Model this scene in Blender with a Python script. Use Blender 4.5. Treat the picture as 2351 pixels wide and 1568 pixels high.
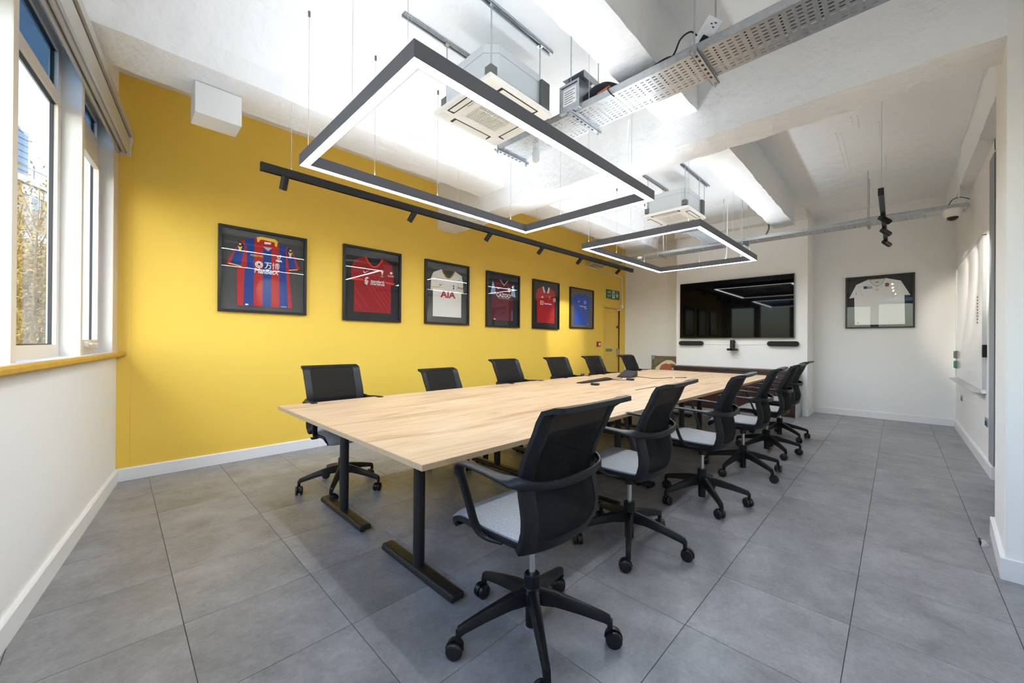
import bpy, math, random
import numpy as np
from mathutils import Vector, Matrix

for o in list(bpy.data.objects):
    bpy.data.objects.remove(o)
scene = bpy.context.scene
COL = scene.collection
R = math.radians
random.seed(7)

# ------------------------------------------------------------------ camera
CAM_H = 1.215
cd = bpy.data.cameras.new('camera'); cam = bpy.data.objects.new('camera', cd); COL.objects.link(cam)
cd.sensor_width = 36.0; cd.lens = 896.0 / 2351.0 * 36.0; cd.clip_start = 0.02; cd.clip_end = 300
yaw, pitch, roll = R(44.58), R(0.15), R(0.395)
fw = Vector((math.cos(pitch)*math.cos(yaw), math.cos(pitch)*math.sin(yaw), math.sin(pitch)))
rt = Vector((math.sin(yaw), -math.cos(yaw), 0)); up = rt.cross(fw)
r2 = rt*math.cos(roll) + up*math.sin(roll); u2 = -rt*math.sin(roll) + up*math.cos(roll)
cam.matrix_world = Matrix(((r2.x, u2.x, -fw.x, 0), (r2.y, u2.y, -fw.y, 0), (r2.z, u2.z, -fw.z, CAM_H), (0, 0, 0, 1)))
scene.camera = cam

# ------------------------------------------------------------------ world, exposure
w = bpy.data.worlds.new('sky'); scene.world = w; w.use_nodes = True
nt = w.node_tree; nt.nodes.clear()
sky = nt.nodes.new('ShaderNodeTexSky'); sky.sky_type = 'NISHITA'; sky.sun_disc = False
sky.sun_elevation = R(38); sky.sun_rotation = R(200); sky.air_density = 1.2; sky.dust_density = 1.5
bg = nt.nodes.new('ShaderNodeBackground'); bg.inputs['Strength'].default_value = 0.52
wo = nt.nodes.new('ShaderNodeOutputWorld')
nt.links.new(sky.outputs[0], bg.inputs[0]); nt.links.new(bg.outputs[0], wo.inputs[0])
vs = scene.view_settings
vs.view_transform = 'Standard'; vs.look = 'None'; vs.exposure = 1.3; vs.gamma = 1.0; vs.use_curve_mapping = False
sun = bpy.data.lights.new('sun', 'SUN'); sun.energy = 0.5; sun.angle = R(0.6); sun.color = (1.0, 0.95, 0.86)
suno = bpy.data.objects.new('sun', sun); COL.objects.link(suno)
suno.rotation_euler = Vector((-0.70, 0.34, -0.63)).to_track_quat('-Z', 'Y').to_euler()
BAR_DOWN, BAR_UP, SPOT_W = 25.0, 11.5, 30.0

# ------------------------------------------------------------------ materials
MATS = {}
def lin(c):
    return tuple(((x/255)/12.92 if x/255 <= 0.04045 else ((x/255+0.055)/1.055)**2.4) for x in c)
def mat(name, col, rough=0.6, metal=0.0, bump=None, var=None, spec=0.5, emit=None, alpha=None, sheen=0.0, coords='Object'):
    """col: sRGB 0-255.  bump=(scale, strength, detail)  var=(scale, amount, stretch xyz)"""
    m = bpy.data.materials.new(name); m.use_nodes = True; n = m.node_tree; b = n.nodes['Principled BSDF']
    c = lin(col) + (1,)
    b.inputs['Base Color'].default_value = c; b.inputs['Roughness'].default_value = rough; b.inputs['Metallic'].default_value = metal
    b.inputs['Specular IOR Level'].default_value = spec
    tc = None
    def coord():
        nonlocal tc
        if tc is None: tc = n.nodes.new('ShaderNodeTexCoord')
        return tc.outputs[coords]
    if var:
        mp = n.nodes.new('ShaderNodeMapping'); mp.inputs['Scale'].default_value = var[2] if len(var) > 2 else (1, 1, 1)
        n.links.new(coord(), mp.inputs[0])
        nz = n.nodes.new('ShaderNodeTexNoise'); nz.inputs['Scale'].default_value = var[0]; nz.inputs['Detail'].default_value = 6; nz.inputs['Roughness'].default_value = 0.65
        n.links.new(mp.outputs[0], nz.inputs[0])
        rp = n.nodes.new('ShaderNodeValToRGB'); a = var[1]
        rp.color_ramp.elements[0].position = 0.3; rp.color_ramp.elements[1].position = 0.7
        rp.color_ramp.elements[0].color = tuple(max(0, x*(1-a)) for x in c[:3]) + (1,)
        rp.color_ramp.elements[1].color = tuple(min(1, x*(1+a)) for x in c[:3]) + (1,)
        n.links.new(nz.outputs[0], rp.inputs[0]); n.links.new(rp.outputs[0], b.inputs['Base Color'])
    if bump:
        nz = n.nodes.new('ShaderNodeTexNoise'); nz.inputs['Scale'].default_value = bump[0]; nz.inputs['Detail'].default_value = bump[2] if len(bump) > 2 else 4
        n.links.new(coord(), nz.inputs[0])
        bp = n.nodes.new('ShaderNodeBump'); bp.inputs['Strength'].default_value = bump[1]; bp.inputs['Distance'].default_value = 0.02
        n.links.new(nz.outputs[0], bp.inputs['Height']); n.links.new(bp.outputs[0], b.inputs['Normal'])
    if emit:
        b.inputs['Emission Color'].default_value = lin(emit[0]) + (1,); b.inputs['Emission Strength'].default_value = emit[1]
    if alpha is not None: b.inputs['Alpha'].default_value = alpha
    MATS[name] = m
    return m

def emission(name, col, s):
    m = bpy.data.materials.new(name); m.use_nodes = True; n = m.node_tree; n.nodes.clear()
    e = n.nodes.new('ShaderNodeEmission'); e.inputs[0].default_value = lin(col) + (1,); e.inputs[1].default_value = s
    o = n.nodes.new('ShaderNodeOutputMaterial'); n.links.new(e.outputs[0], o.inputs[0]); MATS[name] = m
def thin_glass(name, tint=(255, 255, 255), refl=1.0, rough=0.0):
    m = bpy.data.materials.new(name); m.use_nodes = True; n = m.node_tree; n.nodes.clear()
    t = n.nodes.new('ShaderNodeBsdfTransparent'); t.inputs[0].default_value = lin(tint) + (1,)
    g = n.nodes.new('ShaderNodeBsdfGlossy'); g.inputs['Roughness'].default_value = rough
    f = n.nodes.new('ShaderNodeFresnel'); ge = n.nodes.new('ShaderNodeNewGeometry')
    mr = n.nodes.new('ShaderNodeMapRange'); mr.inputs[3].default_value = 1.5; mr.inputs[4].default_value = 1/1.5   # same reflectance on both faces of the sheet
    n.links.new(ge.outputs['Backfacing'], mr.inputs[0]); n.links.new(mr.outputs[0], f.inputs[0])
    mu = n.nodes.new('ShaderNodeMath'); mu.operation = 'MULTIPLY'; mu.inputs[1].default_value = refl; mu.use_clamp = True
    mx = n.nodes.new('ShaderNodeMixShader'); o = n.nodes.new('ShaderNodeOutputMaterial')
    n.links.new(f.outputs[0], mu.inputs[0]); n.links.new(mu.outputs[0], mx.inputs[0]); n.links.new(t.outputs[0], mx.inputs[1]); n.links.new(g.outputs[0], mx.inputs[2]); n.links.new(mx.outputs[0], o.inputs[0])
    MATS[name] = m

mat('wall_white', (244, 242, 239), 0.7, bump=(60, 0.04))
mat('plaster', (246, 246, 245), 0.8, bump=(11, 1.0, 9))
mat('slab_plaster', (246, 246, 245), 0.8, bump=(7, 0.7, 9))
mat('yellow', (247, 206, 84), 0.55, bump=(70, 0.03))
mat('yellow_gloss', (241, 198, 76), 0.35)
mat('skirting', (240, 240, 240), 0.35)
mat('joint', (62, 62, 62), 0.8)
mat('oak_edge', (196, 168, 132), 0.5, var=(30, 0.12, (1, 1, 8)))
mat('black_plastic', (22, 23, 25), 0.42, spec=0.3)
mat('black_soft', (24, 25, 27), 0.55)
mat('black_metal', (26, 26, 27), 0.4, metal=0.0)
mat('wheel', (20, 20, 21), 0.28)
mat('felt', (148, 148, 150), 0.95, var=(330, 0.5))
mat('chrome', (205, 207, 210), 0.18, metal=1.0)
mat('steel', (172, 176, 180), 0.35, metal=0.9, var=(14, 0.12))
mat('galv', (190, 194, 198), 0.38, metal=0.85, var=(25, 0.14))
mat('galv_dark', (112, 112, 112), 0.5, metal=0.5)
mat('anodised', (108, 110, 118), 0.5, metal=0.2)
mat('track_black', (22, 22, 23), 0.45)
mat('ac_white', (240, 236, 226), 0.4)
mat('ac_slot', (48, 48, 48), 0.7)
mat('ac_body', (205, 210, 213), 0.4, metal=0.6)
mat('foam_black', (30, 30, 31), 0.85, bump=(60, 0.3))
mat('foam_grey', (92, 92, 92), 0.85, bump=(60, 0.3))
mat('white_plastic', (242, 242, 240), 0.35)
mat('sticker', (235, 235, 232), 0.5)
mat('window_white', (232, 232, 230), 0.4)
mat('window_cream', (226, 216, 200), 0.45)
mat('gasket', (28, 34, 40), 0.5)
mat('blind_metal', (192, 190, 186), 0.35)
mat('blind_slot', (74, 70, 64), 0.7)
mat('sill_top', (226, 224, 226), 0.4)
mat('sill_edge', (196, 152, 58), 0.45, var=(12, 0.12))
mat('tv_frame', (30, 30, 31), 0.3)
mat('screen', (5, 5, 6), 0.035, spec=0.14)
mat('speaker_cloth', (38, 38, 40), 0.9)
mat('walnut', (62, 40, 32), 0.4, var=(8, 0.25, (1, 1, 10)))
mat('side_silver', (176, 180, 184), 0.35, metal=0.5)
mat('frame_black', (26, 26, 28), 0.35)
mat('backing', (70, 70, 70), 0.8)
mat('backing_dark', (40, 41, 42), 0.8)
mat('backing_warm', (108, 98, 84), 0.8)
mat('whiteboard', (246, 247, 248), 0.15)
mat('alu', (205, 207, 209), 0.35, metal=0.6)
mat('door_grey', (150, 156, 162), 0.4)
mat('sign_green', (22, 98, 62), 0.4)
mat('sign_cream', (226, 232, 210), 0.5)
mat('red', (176, 40, 34), 0.4)
mat('magnet_grey', (110, 110, 110), 0.6)
mat('magnet_green', (48, 140, 120), 0.6)
mat('brick', (150, 138, 128), 0.85, var=(20, 0.08))
mat('stone', (196, 194, 190), 0.8)
mat('zinc', (112, 126, 146), 0.5)
mat('ext_glass', (90, 112, 138), 0.1)
mat('ext_ground', (140, 136, 128), 0.9)
mat('canopy', (40, 66, 104), 0.6)
mat('twig', (120, 96, 56), 0.9)
mat('leaf_gold', (150, 120, 62), 0.9)
mat('pipe_clear', (236, 238, 240), 0.25)
mat('orange', (190, 84, 50), 0.5)
for nme, c in dict(j_red=(184, 34, 38), j_blue=(18, 62, 140), j_navy=(16, 32, 88), j_yellow=(244, 204, 60), j_white=(240, 240, 238), j_offwhite=(226, 224, 220), j_lred=(150, 26, 34), j_orange=(228, 66, 52), j_claret=(98, 26, 44), j_sky=(150, 184, 220), j_mured=(178, 32, 38), j_chel=(34, 84, 186), j_black=(30, 30, 32), j_aiared=(170, 46, 54), j_gold=(196, 160, 60), j_lblue=(176, 190, 212), j_cream=(236, 226, 204), j_rust=(176, 92, 62), j_green=(60, 120, 60)).items():
    mat(nme, c, 0.8, bump=(220, 0.05))
mat('crate_wood', (120, 106, 78), 0.7, var=(10, 0.25, (1, 1, 6)))
mat('bubble_blue', (138, 152, 178), 0.4)
emission('bar_down', (240, 247, 255), BAR_DOWN)
emission('bar_up', (236, 246, 255), BAR_UP)
emission('spot_lens', (255, 246, 228), 14.0)
mat('lens_off', (60, 60, 62), 0.15)
thin_glass('pane', (240, 246, 250), 0.5)
thin_glass('pane_tinted', (150, 178, 205), 0.5)
thin_glass('frame_glass', (255, 255, 255), 0.6)
thin_glass('clear_plastic', (240, 243, 246), 1.5, 0.15)

def floor_tile_material():
    m = bpy.data.materials.new('tile_grey'); m.use_nodes = True; n = m.node_tree; b = n.nodes['Principled BSDF']
    g = n.nodes.new('ShaderNodeNewGeometry')
    info = n.nodes.new('ShaderNodeObjectInfo')
    mp = n.nodes.new('ShaderNodeMapping'); n.links.new(g.outputs['Position'], mp.inputs[0])
    cmb = n.nodes.new('ShaderNodeCombineXYZ'); n.links.new(info.outputs['Random'], cmb.inputs[2])
    sc = n.nodes.new('ShaderNodeVectorMath'); sc.operation = 'SCALE'; sc.inputs['Scale'].default_value = 40.0
    n.links.new(cmb.outputs[0], sc.inputs[0]); n.links.new(sc.outputs[0], mp.inputs['Location'])
    n1 = n.nodes.new('ShaderNodeTexNoise'); n1.inputs['Scale'].default_value = 4; n1.inputs['Detail'].default_value = 9; n1.inputs['Roughness'].default_value = 0.68
    n2 = n.nodes.new('ShaderNodeTexNoise'); n2.inputs['Scale'].default_value = 45; n2.inputs['Detail'].default_value = 6; n2.inputs['Roughness'].default_value = 0.7
    n.links.new(mp.outputs[0], n1.inputs[0]); n.links.new(mp.outputs[0], n2.inputs[0])
    ad = n.nodes.new('ShaderNodeMath'); ad.operation = 'MULTIPLY_ADD'; ad.inputs[1].default_value = 0.45
    n.links.new(n2.outputs[0], ad.inputs[0]); n.links.new(n1.outputs[0], ad.inputs[2])
    rp = n.nodes.new('ShaderNodeValToRGB'); e = rp.color_ramp.elements
    e[0].position = 0.42; e[0].color = lin((106, 106, 109)) + (1,); e[1].position = 0.98; e[1].color = lin((162, 162, 166)) + (1,)
    n.links.new(ad.outputs[0], rp.inputs[0])
    hs = n.nodes.new('ShaderNodeHueSaturation'); mr = n.nodes.new('ShaderNodeMapRange'); mr.inputs[3].default_value = 0.92; mr.inputs[4].default_value = 1.08
    n.links.new(info.outputs['Random'], mr.inputs[0]); n.links.new(mr.outputs[0], hs.inputs['Value']); n.links.new(rp.outputs[0], hs.inputs['Color'])
    n.links.new(hs.outputs[0], b.inputs['Base Color'])
    b.inputs['Roughness'].default_value = 0.36; b.inputs['Specular IOR Level'].default_value = 0.45
    bp = n.nodes.new('ShaderNodeBump'); bp.inputs['Strength'].default_value = 0.06; bp.inputs['Distance'].default_value = 0.01
    n.links.new(n2.outputs[0], bp.inputs['Height']); n.links.new(bp.outputs[0], b.inputs['Normal'])
    MATS['tile'] = m
floor_tile_material()

def oak_material():
    m = bpy.data.materials.new('oak_top'); m.use_nodes = True; n = m.node_tree; b = n.nodes['Principled BSDF']
    tc = n.nodes.new('ShaderNodeTexCoord'); mp = n.nodes.new('ShaderNodeMapping'); mp.inputs['Scale'].default_value = (0.8, 5.5, 5.5)
    n.links.new(tc.outputs['Object'], mp.inputs[0])
    n1 = n.nodes.new('ShaderNodeTexNoise'); n1.inputs['Scale'].default_value = 1.6; n1.inputs['Detail'].default_value = 8; n1.inputs['Roughness'].default_value = 0.62; n1.inputs['Distortion'].default_value = 1.3
    n.links.new(mp.outputs[0], n1.inputs[0])
    mp2 = n.nodes.new('ShaderNodeMapping'); mp2.inputs['Scale'].default_value = (3, 90, 90); n.links.new(tc.outputs['Object'], mp2.inputs[0])
    n2 = n.nodes.new('ShaderNodeTexNoise'); n2.inputs['Scale'].default_value = 1.4; n2.inputs['Detail'].default_value = 4
    n.links.new(mp2.outputs[0], n2.inputs[0])
    ad = n.nodes.new('ShaderNodeMath'); ad.operation = 'MULTIPLY_ADD'; ad.inputs[1].default_value = 0.25; n.links.new(n2.outputs[0], ad.inputs[0]); n.links.new(n1.outputs[0], ad.inputs[2])
    rp = n.nodes.new('ShaderNodeValToRGB'); e = rp.color_ramp.elements
    e[0].position = 0.40; e[0].color = lin((150, 116, 84)) + (1,); e[1].position = 0.80; e[1].color = lin((210, 183, 149)) + (1,)
    k = e.new(0.56); k.color = lin((190, 159, 124)) + (1,)
    n.links.new(ad.outputs[0], rp.inputs[0])
    # knots
    vo = n.nodes.new('ShaderNodeTexVoronoi'); vo.inputs['Scale'].default_value = 0.8
    mp3 = n.nodes.new('ShaderNodeMapping'); mp3.inputs['Scale'].default_value = (1.2, 4.0, 1); n.links.new(tc.outputs['Object'], mp3.inputs[0]); n.links.new(mp3.outputs[0], vo.inputs[0])
    kr = n.nodes.new('ShaderNodeValToRGB'); kr.color_ramp.elements[0].position = 0.03; kr.color_ramp.elements[0].color = (0.45, 0.36, 0.28, 1); kr.color_ramp.elements[1].position = 0.12; kr.color_ramp.elements[1].color = (1, 1, 1, 1)
    n.links.new(vo.outputs['Distance'], kr.inputs[0])
    mx = n.nodes.new('ShaderNodeMixRGB'); mx.blend_type = 'MULTIPLY'; mx.inputs[0].default_value = 0.7
    n.links.new(rp.outputs[0], mx.inputs[1]); n.links.new(kr.outputs[0], mx.inputs[2]); n.links.new(mx.outputs[0], b.inputs['Base Color'])
    b.inputs['Roughness'].default_value = 0.4; b.inputs['Specular IOR Level'].default_value = 0.35
    MATS['oak'] = m
oak_material()

def chair_mesh_material():
    m = bpy.data.materials.new('chair_mesh'); m.use_nodes = True; n = m.node_tree; b = n.nodes['Principled BSDF']
    b.inputs['Base Color'].default_value = lin((19, 20, 22)) + (1,); b.inputs['Roughness'].default_value = 0.75; b.inputs['Specular IOR Level'].default_value = 0.2
    b.inputs['Alpha'].default_value = 0.88
    tc = n.nodes.new('ShaderNodeTexCoord'); wv = n.nodes.new('ShaderNodeTexNoise'); wv.inputs['Scale'].default_value = 700; wv.inputs['Detail'].default_value = 1
    n.links.new(tc.outputs['Object'], wv.inputs[0])
    bp = n.nodes.new('ShaderNodeBump'); bp.inputs['Strength'].default_value = 0.5; bp.inputs['Distance'].default_value = 0.003
    n.links.new(wv.outputs[0], bp.inputs['Height']); n.links.new(bp.outputs[0], b.inputs['Normal'])
    MATS['chair_mesh'] = m
chair_mesh_material()

# ------------------------------------------------------------------ mesh helpers
class MB:
    def __init__(s): s.v = []; s.f = []
    def add(s, vs, fs):
        k = len(s.v); s.v += [tuple(p) for p in vs]; s.f += [tuple(i+k for i in f) for f in fs]; return s
    def box(s, x0, y0, z0, x1, y1, z1):
        return s.add([(x0,y0,z0),(x1,y0,z0),(x1,y1,z0),(x0,y1,z0),(x0,y0,z1),(x1,y0,z1),(x1,y1,z1),(x0,y1,z1)],
                     [(0,3,2,1),(4,5,6,7),(0,1,5,4),(1,2,6,5),(2,3,7,6),(3,0,4,7)])
    def hexa(s, bot, top):
        return s.add(list(bot)+list(top), [(3,2,1,0),(4,5,6,7),(0,1,5,4),(1,2,6,5),(2,3,7,6),(3,0,4,7)])
    def prism(s, poly, d0, d1, plane='xz'):
        if plane == 'xz': a = [(p[0], d0, p[1]) for p in poly]; b = [(p[0], d1, p[1]) for p in poly]
        elif plane == 'yz': a = [(d0, p[0], p[1]) for p in poly]; b = [(d1, p[0], p[1]) for p in poly]
        else: a = [(p[0], p[1], d0) for p in poly]; b = [(p[0], p[1], d1) for p in poly]
        n = len(poly)
        ar = sum(poly[i][0]*poly[(i+1) % n][1]-poly[(i+1) % n][0]*poly[i][1] for i in range(n))
        # orient so that faces point outwards
        sgn = ar > 0
        if plane == 'xz': sgn = not sgn
        if d1 < d0: sgn = not sgn
        fs = [tuple(range(n-1, -1, -1)), tuple(range(n, 2*n))] + [(i, (i+1) % n, n+(i+1) % n, n+i) for i in range(n)]
        if not sgn: fs = [tuple(reversed(f)) for f in fs]
        return s.add(a+b, fs)
    def cyl(s, a, b, r, r1=None, n=12):
        a = Vector(a); b = Vector(b); r1 = r if r1 is None else r1
        d = (b-a).normalized(); x = d.orthogonal().normalized(); y = d.cross(x)
        ring = lambda c, q: [c+(x*math.cos(2*math.pi*i/n)+y*math.sin(2*math.pi*i/n))*q for i in range(n)]
        return s.add(ring(a, r)+ring(b, r1), [tuple(range(n-1, -1, -1)), tuple(range(n, 2*n))]+[(i, (i+1) % n, n+(i+1) % n, n+i) for i in range(n)])
    def tube(s, pts, r, n=8):
        pts = [Vector(p) for p in pts]; vs = []; m = len(pts); px = None
        for i, p in enumerate(pts):
            d = (pts[min(i+1, m-1)]-pts[max(i-1, 0)]).normalized()
            if px is None: px = d.orthogonal().normalized()
            x = (px-d*px.dot(d)).normalized(); y = d.cross(x); px = x
            rr = r[i] if isinstance(r, (list, tuple)) else r
            vs += [p+(x*math.cos(2*math.pi*k/n)+y*math.sin(2*math.pi*k/n))*rr for k in range(n)]
        fs = [tuple(range(n-1, -1, -1)), tuple((m-1)*n+k for k in range(n))]
        for i in range(m-1):
            fs += [(i*n+k, i*n+(k+1) % n, (i+1)*n+(k+1) % n, (i+1)*n+k) for k in range(n)]
        return s.add(vs, fs)
    def sweep(s, pts, sides, w, t):
        """rectangular section: 'sides' unit vectors across the width, thickness along tangent x side"""
        pts = [Vector(p) for p in pts]; m = len(pts); vs = []
        for i, p in enumerate(pts):
            d = (pts[min(i+1, m-1)]-pts[max(i-1, 0)]).normalized(); a = Vector(sides[i]); a = (a-d*a.dot(d)).normalized(); b = d.cross(a)
            ww = w[i] if isinstance(w, (list, tuple)) else w; tt = t[i] if isinstance(t, (list, tuple)) else t
            e = tt*0.28
            vs += [p+a*x*(ww/2-ex)+b*y*(tt/2-ey) for x, y, ex, ey in ((-1,-1,0,e),(-1,-1,e,0),(1,-1,e,0),(1,-1,0,e),(1,1,0,e),(1,1,e,0),(-1,1,e,0),(-1,1,0,e))]
        n = 8
        fs = [tuple(range(n-1, -1, -1)), tuple((m-1)*n+k for k in range(n))]
        for i in range(m-1):
            fs += [(i*n+k, i*n+(k+1) % n, (i+1)*n+(k+1) % n, (i+1)*n+k) for k in range(n)]
        return s.add(vs, fs)
    def lathe(s, prof, n=20, o=(0, 0, 0)):
        vs = []; m = len(prof)
        for r, z in prof: vs += [(o[0]+r*math.cos(2*math.pi*k/n), o[1]+r*math.sin(2*math.pi*k/n), o[2]+z) for k in range(n)]
        fs = []
        for i in range(m-1): fs += [(i*n+k, i*n+(k+1) % n, (i+1)*n+(k+1) % n, (i+1)*n+k) for k in range(n)]
        fs += [tuple(range(n-1, -1, -1)), tuple((m-1)*n+k for k in range(n))]
        return s.add(vs, fs)
    def surf(s, fn, nu, nv, closed=False):
        vs = [fn(i/nu, j/nv) for j in range(nv+1) for i in range(nu+1)]
        fs = [(j*(nu+1)+i, j*(nu+1)+i+1, (j+1)*(nu+1)+i+1, (j+1)*(nu+1)+i) for j in range(nv) for i in range(nu)]
        return s.add(vs, fs)
    def mesh(s, name, material, smooth=False, ang=38):
        me = bpy.data.meshes.new(name); me.from_pydata(s.v, [], s.f); me.materials.append(MATS[material])
        if smooth:
            me.polygons.foreach_set('use_smooth', [True]*len(me.polygons)); me.set_sharp_from_angle(angle=R(ang))
        me.update(); return me

def link(name, me, parent=None, loc=None, rotz=0, bevel=0, seg=2):
    o = bpy.data.objects.new(name, me); COL.objects.link(o)
    if parent is not None: o.parent = parent
    if loc is not None: o.location = loc
    if rotz: o.rotation_euler = (0, 0, rotz)
    if bevel:
        b = o.modifiers.new('bevel', 'BEVEL'); b.width = bevel; b.segments = seg; b.limit_method = 'ANGLE'; b.angle_limit = R(35)
    return o
def part(name, mb, material, parent=None, smooth=False, bevel=0, seg=2, loc=None, rotz=0, label=None, ang=38):
    o = link(name, mb.mesh(name, material, smooth, ang), parent, loc, rotz, bevel, seg)
    if label: o['label'] = label
    return o
def tag(o, label, cat, group=None):
    o['label'] = label; o['category'] = cat
    if group: o['group'] = group
    return o
def thing(name, label, cat, loc=(0, 0, 0), rotz=0, group=None):
    o = link(name, None, None, loc, rotz); o.empty_display_size = 0.1; return tag(o, label, cat, group)
def struct(name, mb, material, label=None, **k):
    o = part(name, mb, material, **k)
    if o.parent is None: o['kind'] = 'structure'
    if label: o['label'] = label
    return o
def box(*a): return MB().box(*a)
def crv(pts, n=8):
    """Catmull-Rom through points"""
    P = [np.array(p, float) for p in pts]; P = [2*P[0]-P[1]]+P+[2*P[-1]-P[-2]]; out = []
    for i in range(1, len(P)-2):
        for k in range(n):
            t = k/n; a, b, c, d = P[i-1], P[i], P[i+1], P[i+2]
            out.append(0.5*((2*b)+(-a+c)*t+(2*a-5*b+4*c-d)*t*t+(-a+3*b-3*c+d)*t**3))
    out.append(P[-2]); return out
def arc(cx, cy, r, a0, a1, n=10):
    return [(cx+r*math.cos(R(a0+(a1-a0)*i/n)), cy+r*math.sin(R(a0+(a1-a0)*i/n))) for i in range(n+1)]
def rrect(x0, z0, x1, z1, r, n=4):
    return arc(x1-r, z0+r, r, -90, 0, n)+arc(x1-r, z1-r, r, 0, 90, n)+arc(x0+r, z1-r, r, 90, 180, n)+arc(x0+r, z0+r, r, 180, 270, n)
TXT = {}
def text_mesh(s, material, extrude=0.0008, shear=0.0, bold=0.0):
    c = bpy.data.curves.new('lettering', 'FONT'); c.body = s; c.size = 1.0; c.extrude = 0.0; c.shear = shear; c.offset = bold
    c.resolution_u = 3
    o = bpy.data.objects.new('lettering', c); COL.objects.link(o)
    dg = bpy.context.evaluated_depsgraph_get(); me = bpy.data.meshes.new_from_object(o.evaluated_get(dg))
    bpy.data.objects.remove(o); bpy.data.curves.remove(c)
    me.materials.clear(); me.materials.append(MATS[material]); return me
def text(s, u, v, wd, material, parent, d, ht=None, name='lettering', shear=0.0, bold=0.0, rotv=0):
    """lettering in the local xz plane facing -y, centred on (u, v), width wd, at depth y=-d"""
    me = text_mesh(s, material, shear=shear, bold=bold)
    co = np.array([q.co for q in me.vertices]); mn = co.min(0); mx = co.max(0)
    k = wd/(mx[0]-mn[0]); kz = k if ht is None else ht/(mx[1]-mn[1]); cx, cy = (mn[0]+mx[0])/2, (mn[1]+mx[1])/2
    for q in me.vertices:
        x, y = (q.co.x-cx)*k, (q.co.y-cy)*kz
        if rotv: x, y = x*math.cos(rotv)-y*math.sin(rotv), x*math.sin(rotv)+y*math.cos(rotv)
        q.co = (u+x, -d, v+y)
    me.name = name
    return link(name, me, parent)
# ------------------------------------------------------------------ room shell
YW = 4.75          # yellow wall
YR = -0.635        # right-hand wall
ZS = 3.51          # slab
ZR = 3.08          # underside of the ribs
XF, XT, XN = 8.86, 8.21, 8.77   # far wall, screen wall, niche wall
T = 0.508          # floor tile
# floor: joint bed and one object per tile
fl = struct('floor', box(-1.4, -0.9, -0.12, 9.1, 5.0, -0.003), 'joint', label='grey stone-effect tiled floor')
tile_cache = {}
def tile_mesh(w_, h_):
    k = (round(w_, 3), round(h_, 3))
    if k not in tile_cache:
        m = MB(); g = 0.0011; b = 0.0012
        m.add([(g,g,-0.003),(w_-g,g,-0.003),(w_-g,h_-g,-0.003),(g,h_-g,-0.003),(g,g,-b),(w_-g,g,-b),(w_-g,h_-g,-b),(g,h_-g,-b),
               (g+b,g+b,0),(w_-g-b,g+b,0),(w_-g-b,h_-g-b,0),(g+b,h_-g-b,0)],
              [(0,1,5,4),(1,2,6,5),(2,3,7,6),(3,0,4,7),(4,5,9,8),(5,6,10,9),(6,7,11,10),(7,4,8,11),(8,9,10,11)])
        tile_cache[k] = m.mesh('tile', 'tile')
    return tile_cache[k]
xs = [1.736+T*i for i in range(-5, 15)]; ys = [0.648+T*i for i in range(-3, 9)]
for x in xs:
    for y in ys:
        x0, x1, y0, y1 = max(x, -0.78), min(x+T, XF), max(y, YR), min(y+T, YW)
        if x1-x0 < 0.02 or y1-y0 < 0.02: continue
        link('tile', tile_mesh(x1-x0, y1-y0), fl, (x0, y0, 0))

# ceiling slab with its ribs and cross beam
ce = struct('ceiling', box(-1.4, -0.9, ZS, 9.1, 5.0, ZS+0.2), 'slab_plaster', label='white painted concrete ceiling slab')
ribA = [(3.36, ZR), (3.80, ZR), (3.80, ZS), (3.08, ZS), (3.36, 3.25)]
ribB = [(1.14, ZR), (1.42, ZR), (1.42, ZS), (1.14, ZS)]
ribC = [(-0.9, 3.10), (-0.53, 3.10), (-0.53, ZS), (-0.9, ZS)]
def rough_prism(poly, x0, x1, seg=40, amp=0.005):
    """rib with slightly uneven plastered arrises"""
    n = len(poly); m = MB(); rnd = random.Random(int(x0*100)+n); vs = []
    for i in range(seg+1):
        x = x0+(x1-x0)*i/seg
        vs += [(x, p[0]+rnd.uniform(-amp, amp), p[1]+(rnd.uniform(-amp, amp) if p[1] < ZS-0.01 else 0)) for p in poly]
    fs = [tuple(range(n)), tuple(reversed(range(seg*n, seg*n+n)))]
    for i in range(seg):
        fs += [(i*n+k, (i+1)*n+k, (i+1)*n+(k+1) % n, i*n+(k+1) % n) for k in range(n)]
    m.add(vs, [tuple(reversed(f)) for f in fs]); return m
BX0, BX1, BZ = 3.265, 3.58, 2.846
for nm, poly, a, b_ in (('rib', ribA, -0.17, BX0+0.02), ('rib', ribB, -0.6, BX0+0.02), ('rib', ribC, -0.75, BX0+0.02), ('rib', ribA, BX1-0.02, 7.47), ('rib', ribB, BX1-0.02, 7.45), ('rib', ribC, BX1-0.02, XF)):
    struct(nm, rough_prism(poly, a, b_), 'plaster', parent=ce)
m = MB(); seg = 60; rnd = random.Random(3); vs = []
for i in range(seg+1):
    y = -0.9+(YW+0.02+0.9)*i/seg; j = lambda: rnd.uniform(-0.005, 0.005)
    vs += [(BX0+j(), y, BZ+j()), (BX1+j(), y, BZ+j()), (BX1, y, ZS), (BX0, y, ZS)]
fs = [(3, 2, 1, 0), tuple(seg*4+k for k in range(4))]
for i in range(seg): fs += [(i*4+k, i*4+(k+1) % 4, (i+1)*4+(k+1) % 4, (i+1)*4+k) for k in range(4)]
m.add(vs, fs); struct('beam', m, 'plaster', parent=ce)
# low bulkhead over the screen wall
struct('bulkhead', box(8.02, 1.09, 3.36, XT+0.01, 3.25, ZS), 'wall_white', parent=ce)

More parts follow.
